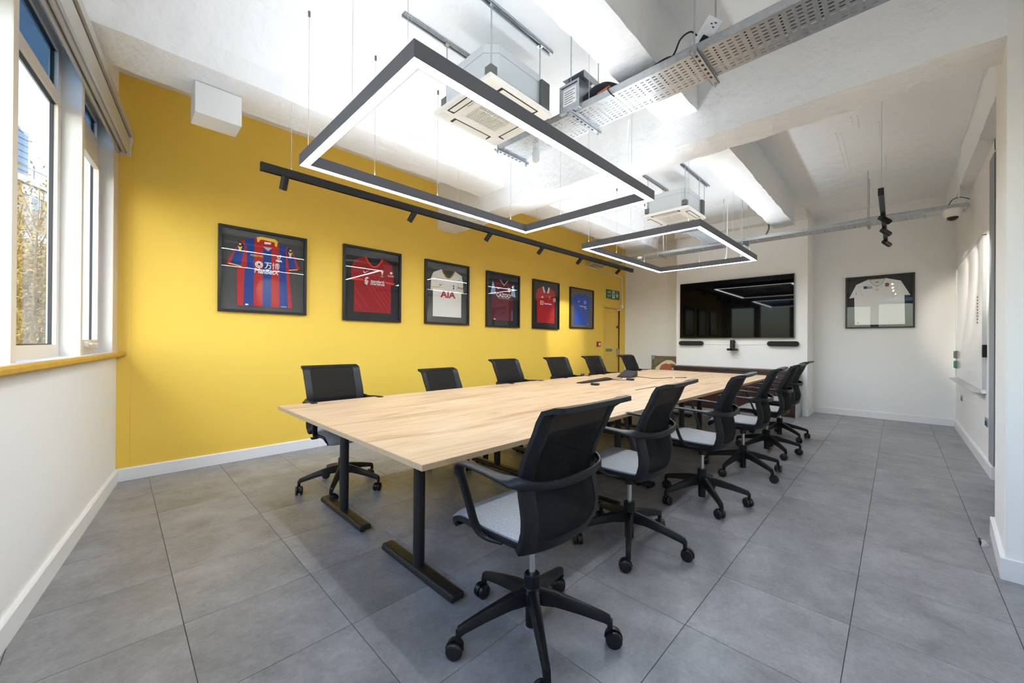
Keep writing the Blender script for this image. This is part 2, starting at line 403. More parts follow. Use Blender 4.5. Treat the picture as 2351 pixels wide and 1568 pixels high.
# shuttering marks left in the slab of the far aisle bay
for (a0, y0_, a1) in ((5.47, 0.48, 6.71), (5.51, 0.44, 6.75), (5.17, 0.337, 5.44), (5.18, 0.293, 5.48), (5.48, 0.143, 6.0), (6.76, 0.388, 7.48), (3.7, 0.62, 4.9)):
    struct('shutter_mark', MB().box(a0, y0_-0.004, ZS-0.004, a1, y0_+0.004, ZS+0.002), 'slab_plaster', parent=ce)
# yellow wall with the fire-exit doorway cut out
DX0, DX1, DZ = 7.79, 8.50, 2.035
m = MB().box(-0.02, YW, 0, DX0, YW+0.2, ZS).box(DX1, YW, 0, 9.0, YW+0.2, ZS).box(DX0, YW, DZ, DX1, YW+0.2, ZS).box(DX0, YW+0.06, 0, DX1, YW+0.2, DZ)
wlf = struct('wall_left', m, 'yellow', label='bright yellow painted wall')
part('panel_joint', box(0.090, YW-0.0012, 0.11, 0.0935, YW+0.001, 3.0), 'yellow_gloss', wlf)
struct('baseboard_left', MB().prism([(YW, 0), (YW, 0.108), (YW-0.012, 0.108), (YW-0.018, 0.100), (YW-0.018, 0)], 0.0, DX0-0.07, 'yz'), 'skirting', label='white skirting board under the yellow wall')
# fire door
d1 = struct('door_1', box(DX0+0.003, YW+0.025, 0.006, DX1-0.003, YW+0.06, DZ-0.003), 'yellow_gloss', label='yellow fire-exit door beside the niche', bevel=0.002)
part('door_frame', MB().box(DX0-0.06, YW-0.014, 0, DX0, YW+0.03, DZ+0.05).box(DX1, YW-0.014, 0, DX1+0.06, YW+0.03, DZ+0.05).box(DX0, YW-0.014, DZ, DX1, YW+0.03, DZ+0.05), 'yellow_gloss', d1)
part('door_viewer', MB().cyl((8.43, YW+0.026, 1.60), (8.43, YW+0.018, 1.60), 0.032, n=20), 'black_plastic', d1, smooth=True)
part('lock_pad', MB().prism(rrect(8.405, 0.90, 8.465, 1.08, 0.025), YW+0.026, YW-0.012), 'steel', d1, label='grey metal push pad lock')
part('door_handle', MB().tube(crv([(8.44, YW, 0.94), (8.45, YW-0.05, 0.94), (8.50, YW-0.055, 0.92)], 5), 0.01), 'chrome', d1, smooth=True)
part('door_closer', MB().box(8.36, YW-0.03, 1.985, 8.45, YW+0.025, 2.02).tube([(8.40, YW-0.02, 2.0), (8.50, YW-0.05, 2.03)], 0.008), 'white_plastic', d1)

# far wall pieces
struct('wall_far', MB().box(XF, -0.9, 0, XF+0.2, XF*0+1.12, ZS), 'wall_white', label='white far wall on the right of the screen wall')
struct('wall_niche', box(XN, 3.2, 0, XN+0.2, YW+0.05, ZS), 'wall_white', label='pale niche wall between yellow wall and screen wall')
struct('wall_screen', MB().box(XT, 1.075, 0, 9.0, 3.275, ZS), 'wall_white', label='boxed-out white wall that carries the screen')
struct('baseboard_far', MB().prism([(XF, 0), (XF, 0.11), (XF-0.014, 0.11), (XF-0.02, 0.1), (XF-0.02, 0)], YR, 1.075, 'xz').box(XT+0.0, 1.055, 0, XF, 1.0755, 0.11).box(XT-0.018, 1.055, 0, XT+0.001, 1.14, 0.11), 'skirting', label='white skirting board along the far wall')
# right-hand wall, pillar, second doorway
struct('wall_right', MB().box(5.60, YR-0.2, 0, 9.0, YR, ZS).box(-1.2, YR-0.2, 0, 3.27, YR, ZS).box(3.9, YR-0.2, 3.0, 5.65, YR, ZS), 'wall_white', label='white right-hand wall behind the whiteboard')
struct('wall_pillar', MB().hexa([(3.265,-0.9,0),(3.965,-0.9,0),(3.965,-0.452,0),(3.265,-0.408,0)], [(3.265,-0.9,3.12),(3.965,-0.9,3.12),(3.965,-0.452,3.12),(3.265,-0.408,3.12)]), 'wall_white', label='white plastered pillar under the cross beam')
struct('baseboard_pillar', MB().hexa([(3.245,-0.9,0),(3.985,-0.9,0),(3.985,-0.434,0),(3.245,-0.389,0)], [(3.245,-0.9,0.11),(3.985,-0.9,0.11),(3.985,-0.434,0.11),(3.245,-0.389,0.11)]), 'skirting', label='white skirting round the pillar')
struct('baseboard_right', MB().prism([(YR, 0), (YR, 0.115), (YR+0.014, 0.115), (YR+0.02, 0.105), (YR+0.02, 0)], 5.60, XF, 'yz').box(5.58, YR-0.1, 0, 5.601, YR+0.02, 0.115), 'skirting', label='white skirting board along the right-hand wall')
d2 = struct('door_2', MB().box(3.97, YR-0.12, 0, 5.60, YR-0.08, 3.0), 'door_grey', label='grey doorway edge beyond the pillar')
part('door_frame', MB().box(5.60, YR-0.08, 0.11, 5.86, YR+0.006, 2.98), 'door_grey', d2)

# ------------------------------------------------------------------ window wall (skewed 8 degrees)
WA = R(81.98); WO = (0.003, 4.748, 0)
def wl(name, mb, material, kind=True, parent=None, label=None, **k):
    """piece of the window wall: local x along the wall (0 at the yellow corner), local y outwards"""
    if parent is None: return struct(name, mb, material, label=label, loc=WO, rotz=WA, **k)
    return part(name, mb, material, parent, label=label, **k)
SE = -5.75; POSTS = [(-5.35, -5.30), (-4.30, -4.25), (-3.25, -3.20), (-2.205, -2.15), (-1.16, -1.11), (-0.20, 0.05)]
SILL, HEAD = 1.08, 2.99
m = MB().box(SE, 0, 0, 0.25, 0.30, SILL).box(SE, 0, HEAD, 0.25, 0.30, ZS).box(SE, 0, SILL, POSTS[0][0], 0.3, HEAD).box(-0.02, 0.131, SILL, 0.25, 0.30, HEAD)
ww = wl('wall_window', m, 'wall_white', label='white wall under and over the windows')
wl('baseboard_window', MB().prism([(0, 0), (-0.02, 0), (-0.02, 0.1), (-0.014, 0.108), (0, 0.108)], SE, 0.0, 'yz'), 'skirting', label='white skirting board under the windows')
sl = wl('trim_1', box(SE, -0.03, SILL, 0.03, 0.2, SILL+0.034), 'sill_top', label='window sill with an ochre front edge')
wl('sill_nosing', MB().prism([(-0.028, 1.072), (-0.048, 1.074), (-0.058, 1.085), (-0.058, 1.102), (-0.048, 1.113), (-0.028, 1.1145)], SE, 0.045, 'yz'), 'sill_edge', parent=sl, label='ochre rounded sill edge')
for i, (a, b_) in enumerate(POSTS):
    p_ = wl('trim_%d' % (i+2), MB().box(a+0.002, 0.0, SILL+0.034, b_, 0.13, HEAD), 'window_white', label='white window post' if i < 5 else 'white window post at the yellow wall')
    wl('post_warm_lit_face', MB().box(a+0.001, -0.004, SILL+0.034, b_+0.001, 0.0, HEAD), 'window_cream', parent=p_)  # cream skin: warm room light painted onto the front of the white post
def window(n, a, b_, opening):
    """a..b_ along the wall; frame recessed 8 cm"""
    y0, y1 = 0.085, 0.125; z0, z1 = SILL+0.034, HEAD; f = 0.055
    tr0, tr1 = (2.60, 2.80) if opening else (2.615, 2.685)
    o = wl('window_%d' % n, MB().box(a, y0, z0, a+f, y1, z1).box(b_-f, y0, z0, b_, y1, z1).box(a+f, y0, z0, b_-f, y1, z0+0.07).box(a+f, y0, z1-0.06, b_-f, y1, z1).box(a+f, y0, tr0, b_-f, y1, tr1), 'window_cream', label='tall white-framed window')
    g = 0.007
    for nm, q0, q1 in (('lower', z0+0.07, tr0), ('upper', tr1, z1-0.06)):
        wl('gasket', MB().box(a+f, y0+0.018, q0, a+f+g, y1-0.008, q1).box(b_-f-g, y0+0.018, q0, b_-f, y1-0.008, q1).box(a+f, y0+0.018, q0, b_-f, y1-0.008, q0+g).box(a+f, y0+0.012, q1-g, b_-f, y1-0.012, q1), 'gasket', parent=o)
        wl('pane', MB().box(a+f+0.004, y0+0.026, q0+0.004, b_-f-0.004, y0+0.030, q1-0.004), 'pane' if nm == 'lower' else 'pane_tinted', parent=o)
    if opening:
        s0 = z0+0.07
        wl('sash', MB().box(a+f, y0-0.02, s0-0.03, b_-f, y0+0.01, s0+0.03).box(a+f, y0-0.02, tr0-0.05, b_-f, y0+0.01, tr0).box(a+f, y0-0.02, s0, a+f+0.045, y0+0.01, tr0).box(b_-f-0.045, y0-0.02, s0, b_-f, y0+0.01, tr0), 'window_cream', parent=o)
        wl('window_handle', MB().prism(rrect(a+0.42, s0-0.022, a+0.50, s0+0.018, 0.012), y0-0.02, y0-0.035).tube([(a+0.46, y0-0.045, s0), (a+0.62, y0-0.05, s0-0.004)], 0.008), 'white_plastic', parent=o)
for n, (q, opening) in enumerate(zip(range(len(POSTS)-1), (False, True, False, False, True))):
    window(n+1, POSTS[q][1], POSTS[q+1][0], opening)
# roller-blind pelmet
bl = thing('blind_pelmet', 'long cream metal blind pelmet above the windows', 'blind', WO, WA)
prof = lambda pts: MB().prism(pts, SE+0.05, -0.045, 'yz')
part('front_rail', prof([(-0.080, 2.795), (-0.066, 2.795), (-0.066, 2.93), (-0.080, 2.93)]), 'blind_metal', bl)
part('back_rail', prof([(-0.020, 2.795), (-0.006, 2.795), (-0.006, 2.93), (-0.020, 2.93)]), 'blind_metal', bl)
part('top_rail', prof([(-0.092, 2.955), (-0.001, 2.955), (-0.001, 3.02), (-0.092, 3.02)]), 'blind_metal', bl)
part('slot', prof([(-0.076, 2.84), (-0.004, 2.84), (-0.004, 2.956), (-0.076, 2.956)]), 'blind_slot', bl)
part('fabric_roll', MB().cyl((SE+0.06, -0.043, 2.825), (-0.05, -0.043, 2.825), 0.021, n=14), 'blind_metal', bl, smooth=True)
part('end_cap', MB().prism([(-0.085, 2.79), (-0.001, 2.79), (-0.001, 3.0), (-0.092, 3.0), (-0.098, 2.93), (-0.085, 2.88)], -0.045, -0.038, 'yz'), 'white_plastic', bl)
# ------------------------------------------------------------------ conference table
tb = thing('conference_table', 'long light oak conference table on black T-shaped legs', 'table', (0.83, 2.255, 0))
TL, TW = 2.04, 0.955
for i in range(3):
    for j in (0, 1):
        x0 = i*TL+0.0008; x1 = (i+1)*TL-0.0008; y0, y1 = ((-TW, -0.0008) if j == 0 else (0.0008, TW))
        p_ = part('tabletop_panel', MB().box(x0, y0, 0.715, x1, y1, 0.7395), 'oak_edge', tb, bevel=0.001)
        part('top_laminate', MB().box(x0+0.0012, y0+0.0012, 0.7393, x1-0.0012, y1-0.0012, 0.7402), 'oak', p_)
leg_post = MB().cyl((0, 0, 0.05), (0, 0, 0.69), 0.030, n=24).mesh('leg_post', 'black_metal', True)
fp = [(-0.036, 0.016), (0.036, 0.016), (0.040, 0.028), (0.034, 0.046), (0.026, 0.052), (-0.026, 0.052), (-0.034, 0.046), (-0.040, 0.028)]
foot = MB().prism(fp, -0.335, 0.335, 'xz').mesh('foot_bar', 'black_metal')
glide = MB().cyl((0, 0, 0), (0, 0, 0.018), 0.016, n=12).mesh('foot_glide', 'black_plastic', True)
topb = MB().prism([(-0.03, 0.69), (0.03, 0.69), (0.03, 0.715), (-0.03, 0.715)], -0.33, 0.33, 'xz').mesh('support_bar', 'black_metal')
for x in (0.29, 1.75, 2.33, 3.79, 4.37, 5.83):
    for y in (-0.477, 0.477):
        link('leg', leg_post, tb, (x, y, 0)); f_ = link('foot_bar', foot, tb, (x, y, 0), bevel=0.006)
        for gy in (-0.29, -0.2, 0.2, 0.29): link('foot_glide', glide, f_, (0, gy, 0))
        link('support_bar', topb, tb, (x, y, 0))
for y in (-0.477, 0.477):
    part('beam', MB().box(0.25, y-0.02, 0.675, 5.87, y+0.02, 0.70), 'black_metal', tb)

# cable hatches on the table
def tz(x, y): return (x, y, 0.7402)
h = thing('cable_flap', 'black cable flap open at the middle of the table', 'cable flap', tz(4.12, 2.66))
part('flap_lid', MB().hexa([(-0.30,-0.05,0.001),(0.36,-0.05,0.001),(0.36,0.03,0.001),(-0.30,0.03,0.001)], [(-0.30,-0.05,0.006),(0.36,-0.05,0.028),(0.36,0.03,0.034),(-0.30,0.03,0.010)]), 'black_plastic', h, bevel=0.002)
h = thing('cable_slot', 'thin closed black cable slot on the right half of the table', 'cable slot', tz(3.95, 1.885))
part('slot_bar', MB().box(-0.24, -0.012, 0.0001, 0.24, 0.012, 0.002), 'black_plastic', h, bevel=0.001)
# conference speaker hub (wedge), two microphone pucks, cables
h = thing('conference_hub', 'black wedge-shaped conference speaker hub on the table', 'speaker', tz(5.05, 2.70), R(8))
m = MB(); m.prism([(-0.13, 0.0002), (0.15, 0.0002), (0.15, 0.085), (-0.13, 0.012)], -0.10, 0.10, 'xz'); part('body', m, 'black_plastic', h, bevel=0.008)
part('grille', MB().hexa([(-0.11,-0.085,0.016),(0.135,-0.085,0.0805),(0.135,0.085,0.0805),(-0.11,0.085,0.016)], [(-0.11,-0.085,0.0195),(0.135,-0.085,0.084),(0.135,0.085,0.084),(-0.11,0.085,0.0195)]), 'speaker_cloth', h)
for k, (x, y, lab) in enumerate(((3.81, 2.43, 'small round black microphone puck nearer the camera on the table'), (4.65, 2.44, 'small round black microphone puck beside the speaker hub'))):
    pk = thing('microphone_puck', lab, 'microphone', tz(x, y))
    part('body', MB().lathe([(0.045, 0.0002), (0.052, 0.008), (0.050, 0.018), (0.040, 0.023)], 24), 'black_plastic', pk, smooth=True)
    part('mute_ring', MB().lathe([(0.020, 0.0232), (0.020, 0.0246)], 16), 'galv_dark', pk, smooth=True)
def cable(name, label, pts, r=0.0042, material='black_plastic', cat='cable', n=6, group=None):
    o = part(name, MB().tube(crv(pts, n), r, 6), material, smooth=True); return tag(o, label, cat, group)
zc = 0.7435
cable('microphone_cable', 'thin black cable from the open flap to the nearer microphone puck', [(4.02, 2.63, zc), (3.95, 2.56, zc), (3.90, 2.50, zc), (3.855, 2.465, zc)])
cable('hub_cable', 'thin black cable looping between open flap and speaker hub', [(4.50, 2.68, zc), (4.58, 2.74, zc), (4.62, 2.66, zc), (4.74, 2.62, zc), (4.84, 2.66, zc), (4.91, 2.68, zc)])
cable('puck_cable', 'thin black cable curving to the microphone puck by the hub', [(4.50, 2.70, zc+0.006), (4.52, 2.58, zc), (4.55, 2.50, zc), (4.605, 2.455, zc)])
cc = thing('usb_cable', 'black cable with a pale plug trailing right across the table', 'cable', (0, 0, 0))
part('wire', MB().tube(crv([(5.20, 2.66, zc), (5.16, 2.50, zc), (5.10, 2.36, zc), (5.22, 2.27, zc), (5.40, 2.22, zc), (5.48, 2.14, zc), (5.55, 2.09, zc)], 6), 0.004, 6), 'black_plastic', cc, smooth=True)
part('plug', box(5.405, 2.185, 0.7405, 5.445, 2.205, 0.751), 'white_plastic', cc, bevel=0.002)
part('plug', box(5.53, 2.078, 0.7405, 5.57, 2.096, 0.750), 'black_plastic', cc, bevel=0.002)

# ------------------------------------------------------------------ office chair
zy = np.array([(0.458, -0.176), (0.492, -0.202), (0.56, -0.217), (0.62, -0.208), (0.69, -0.190), (0.75, -0.190), (0.82, -0.212), (0.89, -0.243), (0.945, -0.262), (0.975, -0.276), (0.993, -0.302), (0.997, -0.340)])
sp = np.array(crv(zy, 8)); sl_ = np.concatenate([[0], np.cumsum(np.linalg.norm(np.diff(sp, axis=0), axis=1))]); sl_ /= sl_[-1]
def back_pt(u, v, off=0.0):
    """u -1..1 across, v 0..1 bottom to top; off = along local -y"""
    z = float(np.interp(v, sl_, sp[:, 0])); y = float(np.interp(v, sl_, sp[:, 1]))
    hw = float(np.interp(v, [0, 0.1, 0.35, 0.6, 0.9, 1.0], [0.228, 0.236, 0.232, 0.236, 0.238, 0.236]))
    wrap = float(np.interp(v, [0, 0.4, 0.9, 1.0], [0.062, 0.050, 0.030, 0.010]))
    d = 0.012; ya, yb = (float(np.interp(q, sl_, sp[:, 1])) for q in (max(0, v-d), min(1, v+d))); za, zb = (float(np.interp(q, sl_, sp[:, 0])) for q in (max(0, v-d), min(1, v+d)))
    L = math.hypot(yb-ya, zb-za); ny, nz = -(zb-za)/L, (yb-ya)/L
    return Vector((u*hw, y+wrap*abs(u)**2.2+ny*off, z+nz*off))
def rr_loop(hu, v0, v1, ru, rv, n=8, k=14):
    pts = []
    def lin_(a, b): return [(a[0]+(b[0]-a[0])*i/k, a[1]+(b[1]-a[1])*i/k) for i in range(k)]
    for (cx, cy, a0, nx) in ((hu-ru, v0+rv, -90, None), (hu-ru, v1-rv, 0, None), (-hu+ru, v1-rv, 90, None), (-hu+ru, v0+rv, 180, None)):
        pts.append([(cx+ru*math.cos(R(a0+90*i/n)), cy+rv*math.sin(R(a0+90*i/n))) for i in range(n+1)])
    out = []
    for i in range(4):
        out += pts[i]; nxt = pts[(i+1) % 4][0]; out += lin_(pts[i][-1], nxt)[1:]
    return out
def back_frame_mesh():
    o_ = rr_loop(1.0, 0.0, 1.0, 0.11, 0.035); i_ = rr_loop(0.76, 0.09, 0.90, 0.10, 0.04); n = len(o_); m = MB()
    mid = [((a[0]+b[0])/2, (a[1]+b[1])/2) for a, b in zip(o_, i_)]
    rows = []
    for loop, off in ((i_, 0.004), (mid, 0.015), (o_, 0.010), (o_, -0.008), (mid, -0.008), (i_, -0.003)):
        rows.append([back_pt(max(-1, min(1, p[0])), max(0, min(1, p[1])), off) for p in loop])
    vs = [p for r_ in rows for p in r_]; q = len(rows); fs = []
    for a in range(q):
        b = (a+1) % q
        fs += [(a*n+k, a*n+(k+1) % n, b*n+(k+1) % n, b*n+k) for k in range(n)]
    m.add(vs, fs); return m.mesh('back_frame', 'black_plastic', True, 50)
def back_mesh_mesh():
    m = MB(); f = lambda off: (lambda a, b: back_pt(-0.78+1.56*a, 0.075+0.84*b, off))
    m.surf(f(-0.001), 12, 22); k = len(m.f); m.surf(f(0.003), 12, 22)
    for i in range(k): m.f[i] = tuple(reversed(m.f[i]))
    return m.mesh('back_mesh', 'chair_mesh', True, 60)
seat_prof = np.array(crv([(-0.165, 0.503), (-0.11, 0.505), (0.02, 0.508), (0.15, 0.514), (0.212, 0.511), (0.252, 0.496), (0.274, 0.468), (0.276, 0.438), (0.262, 0.418)], 6))
sl2 = np.concatenate([[0], np.cumsum(np.linalg.norm(np.diff(seat_prof, axis=0), axis=1))]); sl2 /= sl2[-1]
def seat_pt(u, v, off):
    """off: below the upper surface, along the profile's normal"""
    y = float(np.interp(v, sl2, seat_prof[:, 0])); z = float(np.interp(v, sl2, seat_prof[:, 1]))
    d = 0.02; y2 = float(np.interp(min(1, v+d), sl2, seat_prof[:, 0])); z2 = float(np.interp(min(1, v+d), sl2, seat_prof[:, 1])); y1 = float(np.interp(max(0, v-d), sl2, seat_prof[:, 0])); z1 = float(np.interp(max(0, v-d), sl2, seat_prof[:, 1]))
    ty, tz_ = y2-y1, z2-z1; L = math.hypot(ty, tz_); ny, nz = tz_/L, -ty/L
    hw = float(np.interp(v, [0, 0.12, 0.5, 0.85, 1], [0.185, 0.208, 0.226, 0.222, 0.205]))
    return Vector((u*hw, y+ny*off, z+nz*off))
def seat_mesh(o0, o1, ins, name, material, edge):
    m = MB(); nu, nv = 14, 26
    def top(a, b):
        u = -1+2*a; e = edge*abs(u)**8+edge*max(0, (0.06-b)/0.06)**2+edge*max(0, (b-0.95)/0.05)**2
        return seat_pt(u*ins, b, o0+e)
    def bot(a, b): return seat_pt((-1+2*a)*ins*0.985, b, o1)
    m.surf(top, nu, nv); k = (nu+1)*(nv+1); nf = len(m.f); m.surf(bot, nu, nv)
    for i in range(nf, len(m.f)): m.f[i] = tuple(reversed(m.f[i]))
    per = [i for i in range(nu)]+[j*(nu+1)+nu for j in range(nv)]+[nv*(nu+1)+i for i in range(nu, 0, -1)]+[j*(nu+1) for j in range(nv, 0, -1)]
    for i in range(len(per)):
        a, b = per[i], per[(i+1) % len(per)]; m.f.append((b, a, a+k, b+k))
    return m.mesh(name, material, True, 60)
def arm_mesh():
    """one continuous flat band: seat side - armrest - round the back - armrest - seat side"""
    half = [(0.200, -0.03, 0.463), (0.222, 0.035, 0.466), (0.242, 0.078, 0.50), (0.252, 0.108, 0.58), (0.262, 0.142, 0.675), (0.266, 0.156, 0.712), (0.266, 0.145, 0.734), (0.265, 0.11, 0.740), (0.264, 0.0, 0.735), (0.262, -0.08, 0.730), (0.246, -0.150, 0.724), (0.19, -0.205, 0.716), (0.10, -0.226, 0.711), (0.0, -0.232, 0.710)]
    sides = []
    for (x, y, z) in half:
        # across-width direction: sideways on the arm, vertical where the band runs round the back
        t = float(np.interp(y, [-0.226, -0.17, -0.06], [1.0, 0.85, 0.0])) if z > 0.70 else 0.0
        v = Vector((1, 0, 0))*(1-t)+Vector((0, 0, -1))*t; sides.append(v.normalized())
    P = half+[(-x, y, z) for x, y, z in reversed(half[:-1])]
    S = sides+[Vector((v.x, v.y, v.z)) if abs(v.z) > 0.3 else v for v in [Vector((s.x*-1, s.y, s.z)) for s in reversed(sides[:-1])]]
    # keep side vectors continuous: mirrored half uses -x across, flip sign so the band does not twist
    S = sides+[Vector((-s.x, s.y, s.z)) for s in reversed(sides[:-1])]
    cp = crv(P, 5); cs = crv([tuple(s) for s in S], 5)
    n = len(cp); wd = []
    for p in cp: wd.append(0.036 if p[2] < 0.70 else float(np.interp(abs(p[0]), [0.0, 0.2, 0.262], [0.034, 0.032, 0.046])))
    m = MB(); m.sweep([tuple(p) for p in cp], [tuple(s) for s in cs], wd, 0.013); return m.mesh('armrest_band', 'black_plastic', True, 55)
def mech_mesh():
    m = MB(); m.hexa([(-0.07,-0.10,0.405),(0.07,-0.10,0.405),(0.07,0.10,0.405),(-0.07,0.10,0.405)], [(-0.10,-0.15,0.474),(0.10,-0.15,0.474),(0.10,0.15,0.474),(-0.10,0.15,0.474)])
    m.cyl((0, 0, 0.36), (0, 0, 0.41), 0.024, 0.03, 16); m.cyl((0.08, -0.03, 0.44), (0.21, -0.03, 0.44), 0.007, n=8); m.box(0.19, -0.05, 0.434, 0.235, -0.01, 0.446)
    m.cyl((0.06, 0.06, 0.43), (0.15, 0.06, 0.43), 0.016, n=12)
    return m.mesh('tilt_mechanism', 'black_soft', True)
def hub_mesh():
    return MB().lathe([(0.024, 0.035), (0.026, 0.036), (0.027, 0.14), (0.045, 0.145), (0.047, 0.185), (0.034, 0.20), (0.033, 0.248), (0.029, 0.252), (0.016, 0.252)], 24).mesh('hub', 'black_plastic', True)
def baseleg_mesh():
    m = MB(); st = [(0.030, 0.198, 0.062, 0.052), (0.10, 0.186, 0.052, 0.042), (0.20, 0.158, 0.042, 0.034), (0.295, 0.128, 0.034, 0.028), (0.318, 0.118, 0.034, 0.028), (0.326, 0.100, 0.030, 0.026)]
    vs = []
    for r_, zt, h_, w_ in st:
        vs += [(r_, -w_/2, zt-h_), (r_, w_/2, zt-h_), (r_, w_/2*0.86, zt-0.006), (r_, w_/2*0.5, zt), (r_, -w_/2*0.5, zt), (r_, -w_/2*0.86, zt-0.006)]
    n = 6; fs = [tuple(range(n)), tuple(reversed(range((len(st)-1)*n, len(st)*n)))]
    for i in range(len(st)-1): fs += [(i*n+k, (i+1)*n+k, (i+1)*n+(k+1) % n, i*n+(k+1) % n) for k in range(n)]
    m.add(vs, fs); m.cyl((0.318, 0, 0.05), (0.318, 0, 0.105), 0.011, n=10); return m.mesh('base_leg', 'black_plastic', True, 40)
def caster_mesh():
    m = MB()
    for sx in (-1, 1): m.lathe([], 3) if False else None
    for s0, s1 in ((-0.027, -0.006), (0.006, 0.027)):
        pr = [(0.008, s0), (0.024, s0), (0.031, s0+0.004), (0.033, s0+0.008), (0.033, s1-0.005), (0.031, s1-0.001), (0.010, s1)]
        n = 22; vs = []
        for r_, y in pr: vs += [(r_*math.cos(2*math.pi*k/n), y, r_*math.sin(2*math.pi*k/n)+0.033) for k in range(n)]
        fs = []
        for i in range(len(pr)-1): fs += [(i*n+k, (i+1)*n+k, (i+1)*n+(k+1) % n, i*n+(k+1) % n) for k in range(n)]
        fs += [tuple(range(n)), tuple(reversed(range((len(pr)-1)*n, len(pr)*n)))]
        m.add(vs, fs)
    # hood between the wheels
    hood = [(0.022*math.cos(R(a)), 0.033+0.036*math.sin(R(a))) for a in range(0, 181, 20)]
    m.prism([(0.036*math.cos(R(a)), 0.033+0.036*math.sin(R(a))) for a in range(0, 201, 20)]+[(-0.012, 0.03), (0.012, 0.03)], -0.006, 0.006, 'xz')
    m.cyl((0.014, 0, 0.045), (0.014, 0, 0.075), 0.011, n=10)
    return m.mesh('caster', 'wheel', True, 40)
CH = dict(back_frame=back_frame_mesh(), back_mesh=back_mesh_mesh(), seat_cushion=seat_mesh(0.0, 0.020, 0.985, 'seat_cushion', 'felt', 0.010),
          seat_shell=seat_mesh(0.019, 0.040, 1.02, 'seat_shell', 'black_plastic', 0.0), armrest_band=arm_mesh(), tilt_mechanism=mech_mesh(),
          gas_lift=MB().cyl((0, 0, 0.25), (0, 0, 0.38), 0.0145, n=18).mesh('gas_lift', 'chrome', True), hub=hub_mesh())
LEGM, CASTM = baseleg_mesh(), caster_mesh()
def chair(x, y, yaw_, base_rot, label, group, dz=0.0, seed=0):
    """yaw 0 = facing +y"""
    rnd = random.Random(seed)
    t = thing('office_chair', label, 'chair', (x, y, 0), 0, group)
    for k, me in CH.items():
        o = link(k, me, t)
        if k not in ('hub',): o.rotation_euler = (0, 0, yaw_)
        if k not in ('hub', 'gas_lift'): o.location = (0, 0, dz)
    for i in range(5):
        a = base_rot+2*math.pi*i/5
        l_ = link('base_leg', LEGM, t); l_.rotation_euler = (0, 0, a)
        c_ = link('caster', CASTM, l_); sw = rnd.uniform(0, 2*math.pi); c_.rotation_euler = (0, 0, sw)
        c_.location = (0.318-0.014*math.cos(sw), -0.014*math.sin(sw), 0)
    return t
G = 'office chairs round the conference table'
NTH = ['nearest', 'second', 'third', 'fourth', 'fifth', 'farthest']
RIGHT = [(1.230, 1.085, R(0), 15), (2.205, 1.158, R(4), -9), (3.190, 1.070, R(4), 5), (4.225, 1.045, R(4), 22), (5.165, 1.042, R(2), 7), (6.12, 1.09, R(0), 13)]
LEFT = [(1.330, 3.28, R(179), 18), (2.43, 3.20, R(184), 40), (3.47, 3.28, R(181), 10), (4.53, 3.29, R(178), 55), (5.47, 3.28, R(180), 30), (6.62, 3.28, R(181), 5)]
for i, (x, y, a, b_) in enumerate(RIGHT):
    chair(x, y, a, R(b_), 'black mesh office chair with grey seat, %s in the aisle-side row' % NTH[i], G, seed=i)
for i, (x, y, a, b_) in enumerate(LEFT):
    chair(x, y, a, R(b_), 'black mesh office chair with grey seat, %s in the yellow-wall row' % NTH[i], G, dz=(-0.07 if i == 1 else 0), seed=20+i)
# ------------------------------------------------------------------ rectangular pendant lights (direct / indirect)
def pendant(x0, y0, x1, y1, z, label, wires):
    t = thing('pendant_light', label, 'pendant light', ((x0+x1)/2, (y0+y1)/2, z), 0, 'rectangular pendant lights over the table')
    cx, cy = (x0+x1)/2, (y0+y1)/2; a, b_ = (x1-x0)/2, (y1-y0)/2; wd, h_ = 0.057, 0.080
    def ring(o, i, z0, z1):
        m = MB(); vs = []
        for (p, q), zz in (((a-o, b_-o), z0), ((a-o, b_-o), z1), ((a-i, b_-i), z1), ((a-i, b_-i), z0)):
            vs += [(-p, -q, zz), (p, -q, zz), (p, q, zz), (-p, q, zz)]
        fs = []
        for k in range(4):
            l = (k+1) % 4
            for j in range(4):
                n_ = (j+1) % 4; fs.append((k*4+j, l*4+j, l*4+n_, k*4+n_))
        m.add(vs, [tuple(reversed(f)) for f in fs]); return m
    # housing: outer and inner walls and a web, open below and above
    hs = MB()
    for o, i, z0, z1 in ((0, 0.003, 0, h_), (wd-0.003, wd, 0, h_), (0.003, wd-0.003, 0.03, 0.05)):
        r_ = ring(o, i, z0, z1); hs.add(r_.v, r_.f)
    part('housing', hs, 'anodised', t)
    part('lower_diffuser', ring(0.0032, wd-0.0032, 0.0015, 0.004), 'bar_down', t, label='glowing white lower diffuser')
    part('upper_diffuser', ring(0.006, wd-0.006, h_-0.010, h_-0.006), 'bar_up', t, label='glowing white upper diffuser')
    for (wx, wy) in wires:
        lx, ly = wx-cx, wy-cy
        # height of whatever the wire is fixed to
        zc_ = ZS
        if 1.14 < wy < 1.42 or 3.36 < wy < 3.8: zc_ = ZR
        elif 3.08 < wy <= 3.36: zc_ = ZS-(wy-3.08)*0.93
        part('suspension_wire', MB().cyl((lx, ly, h_-0.005), (lx, ly, zc_-z), 0.0016, n=6).cyl((lx, ly, h_-0.005), (lx, ly, h_+0.028), 0.0045, n=8), 'alu', t)
        part('ceiling_anchor', MB().cyl((lx, ly, zc_-z-0.035), (lx, ly, zc_-z), 0.008, n=10), 'galv_dark', t)
    return t
pendant(0.902, 1.500, 3.270, 3.018, 2.458, 'large lit black rectangular pendant light nearest the camera', [(0.93, 1.60), (0.93, 2.2), (0.93, 2.92), (1.45, 2.99), (2.05, 2.99), (3.0, 2.99), (3.24, 2.5), (3.24, 1.7), (2.3, 1.53)])
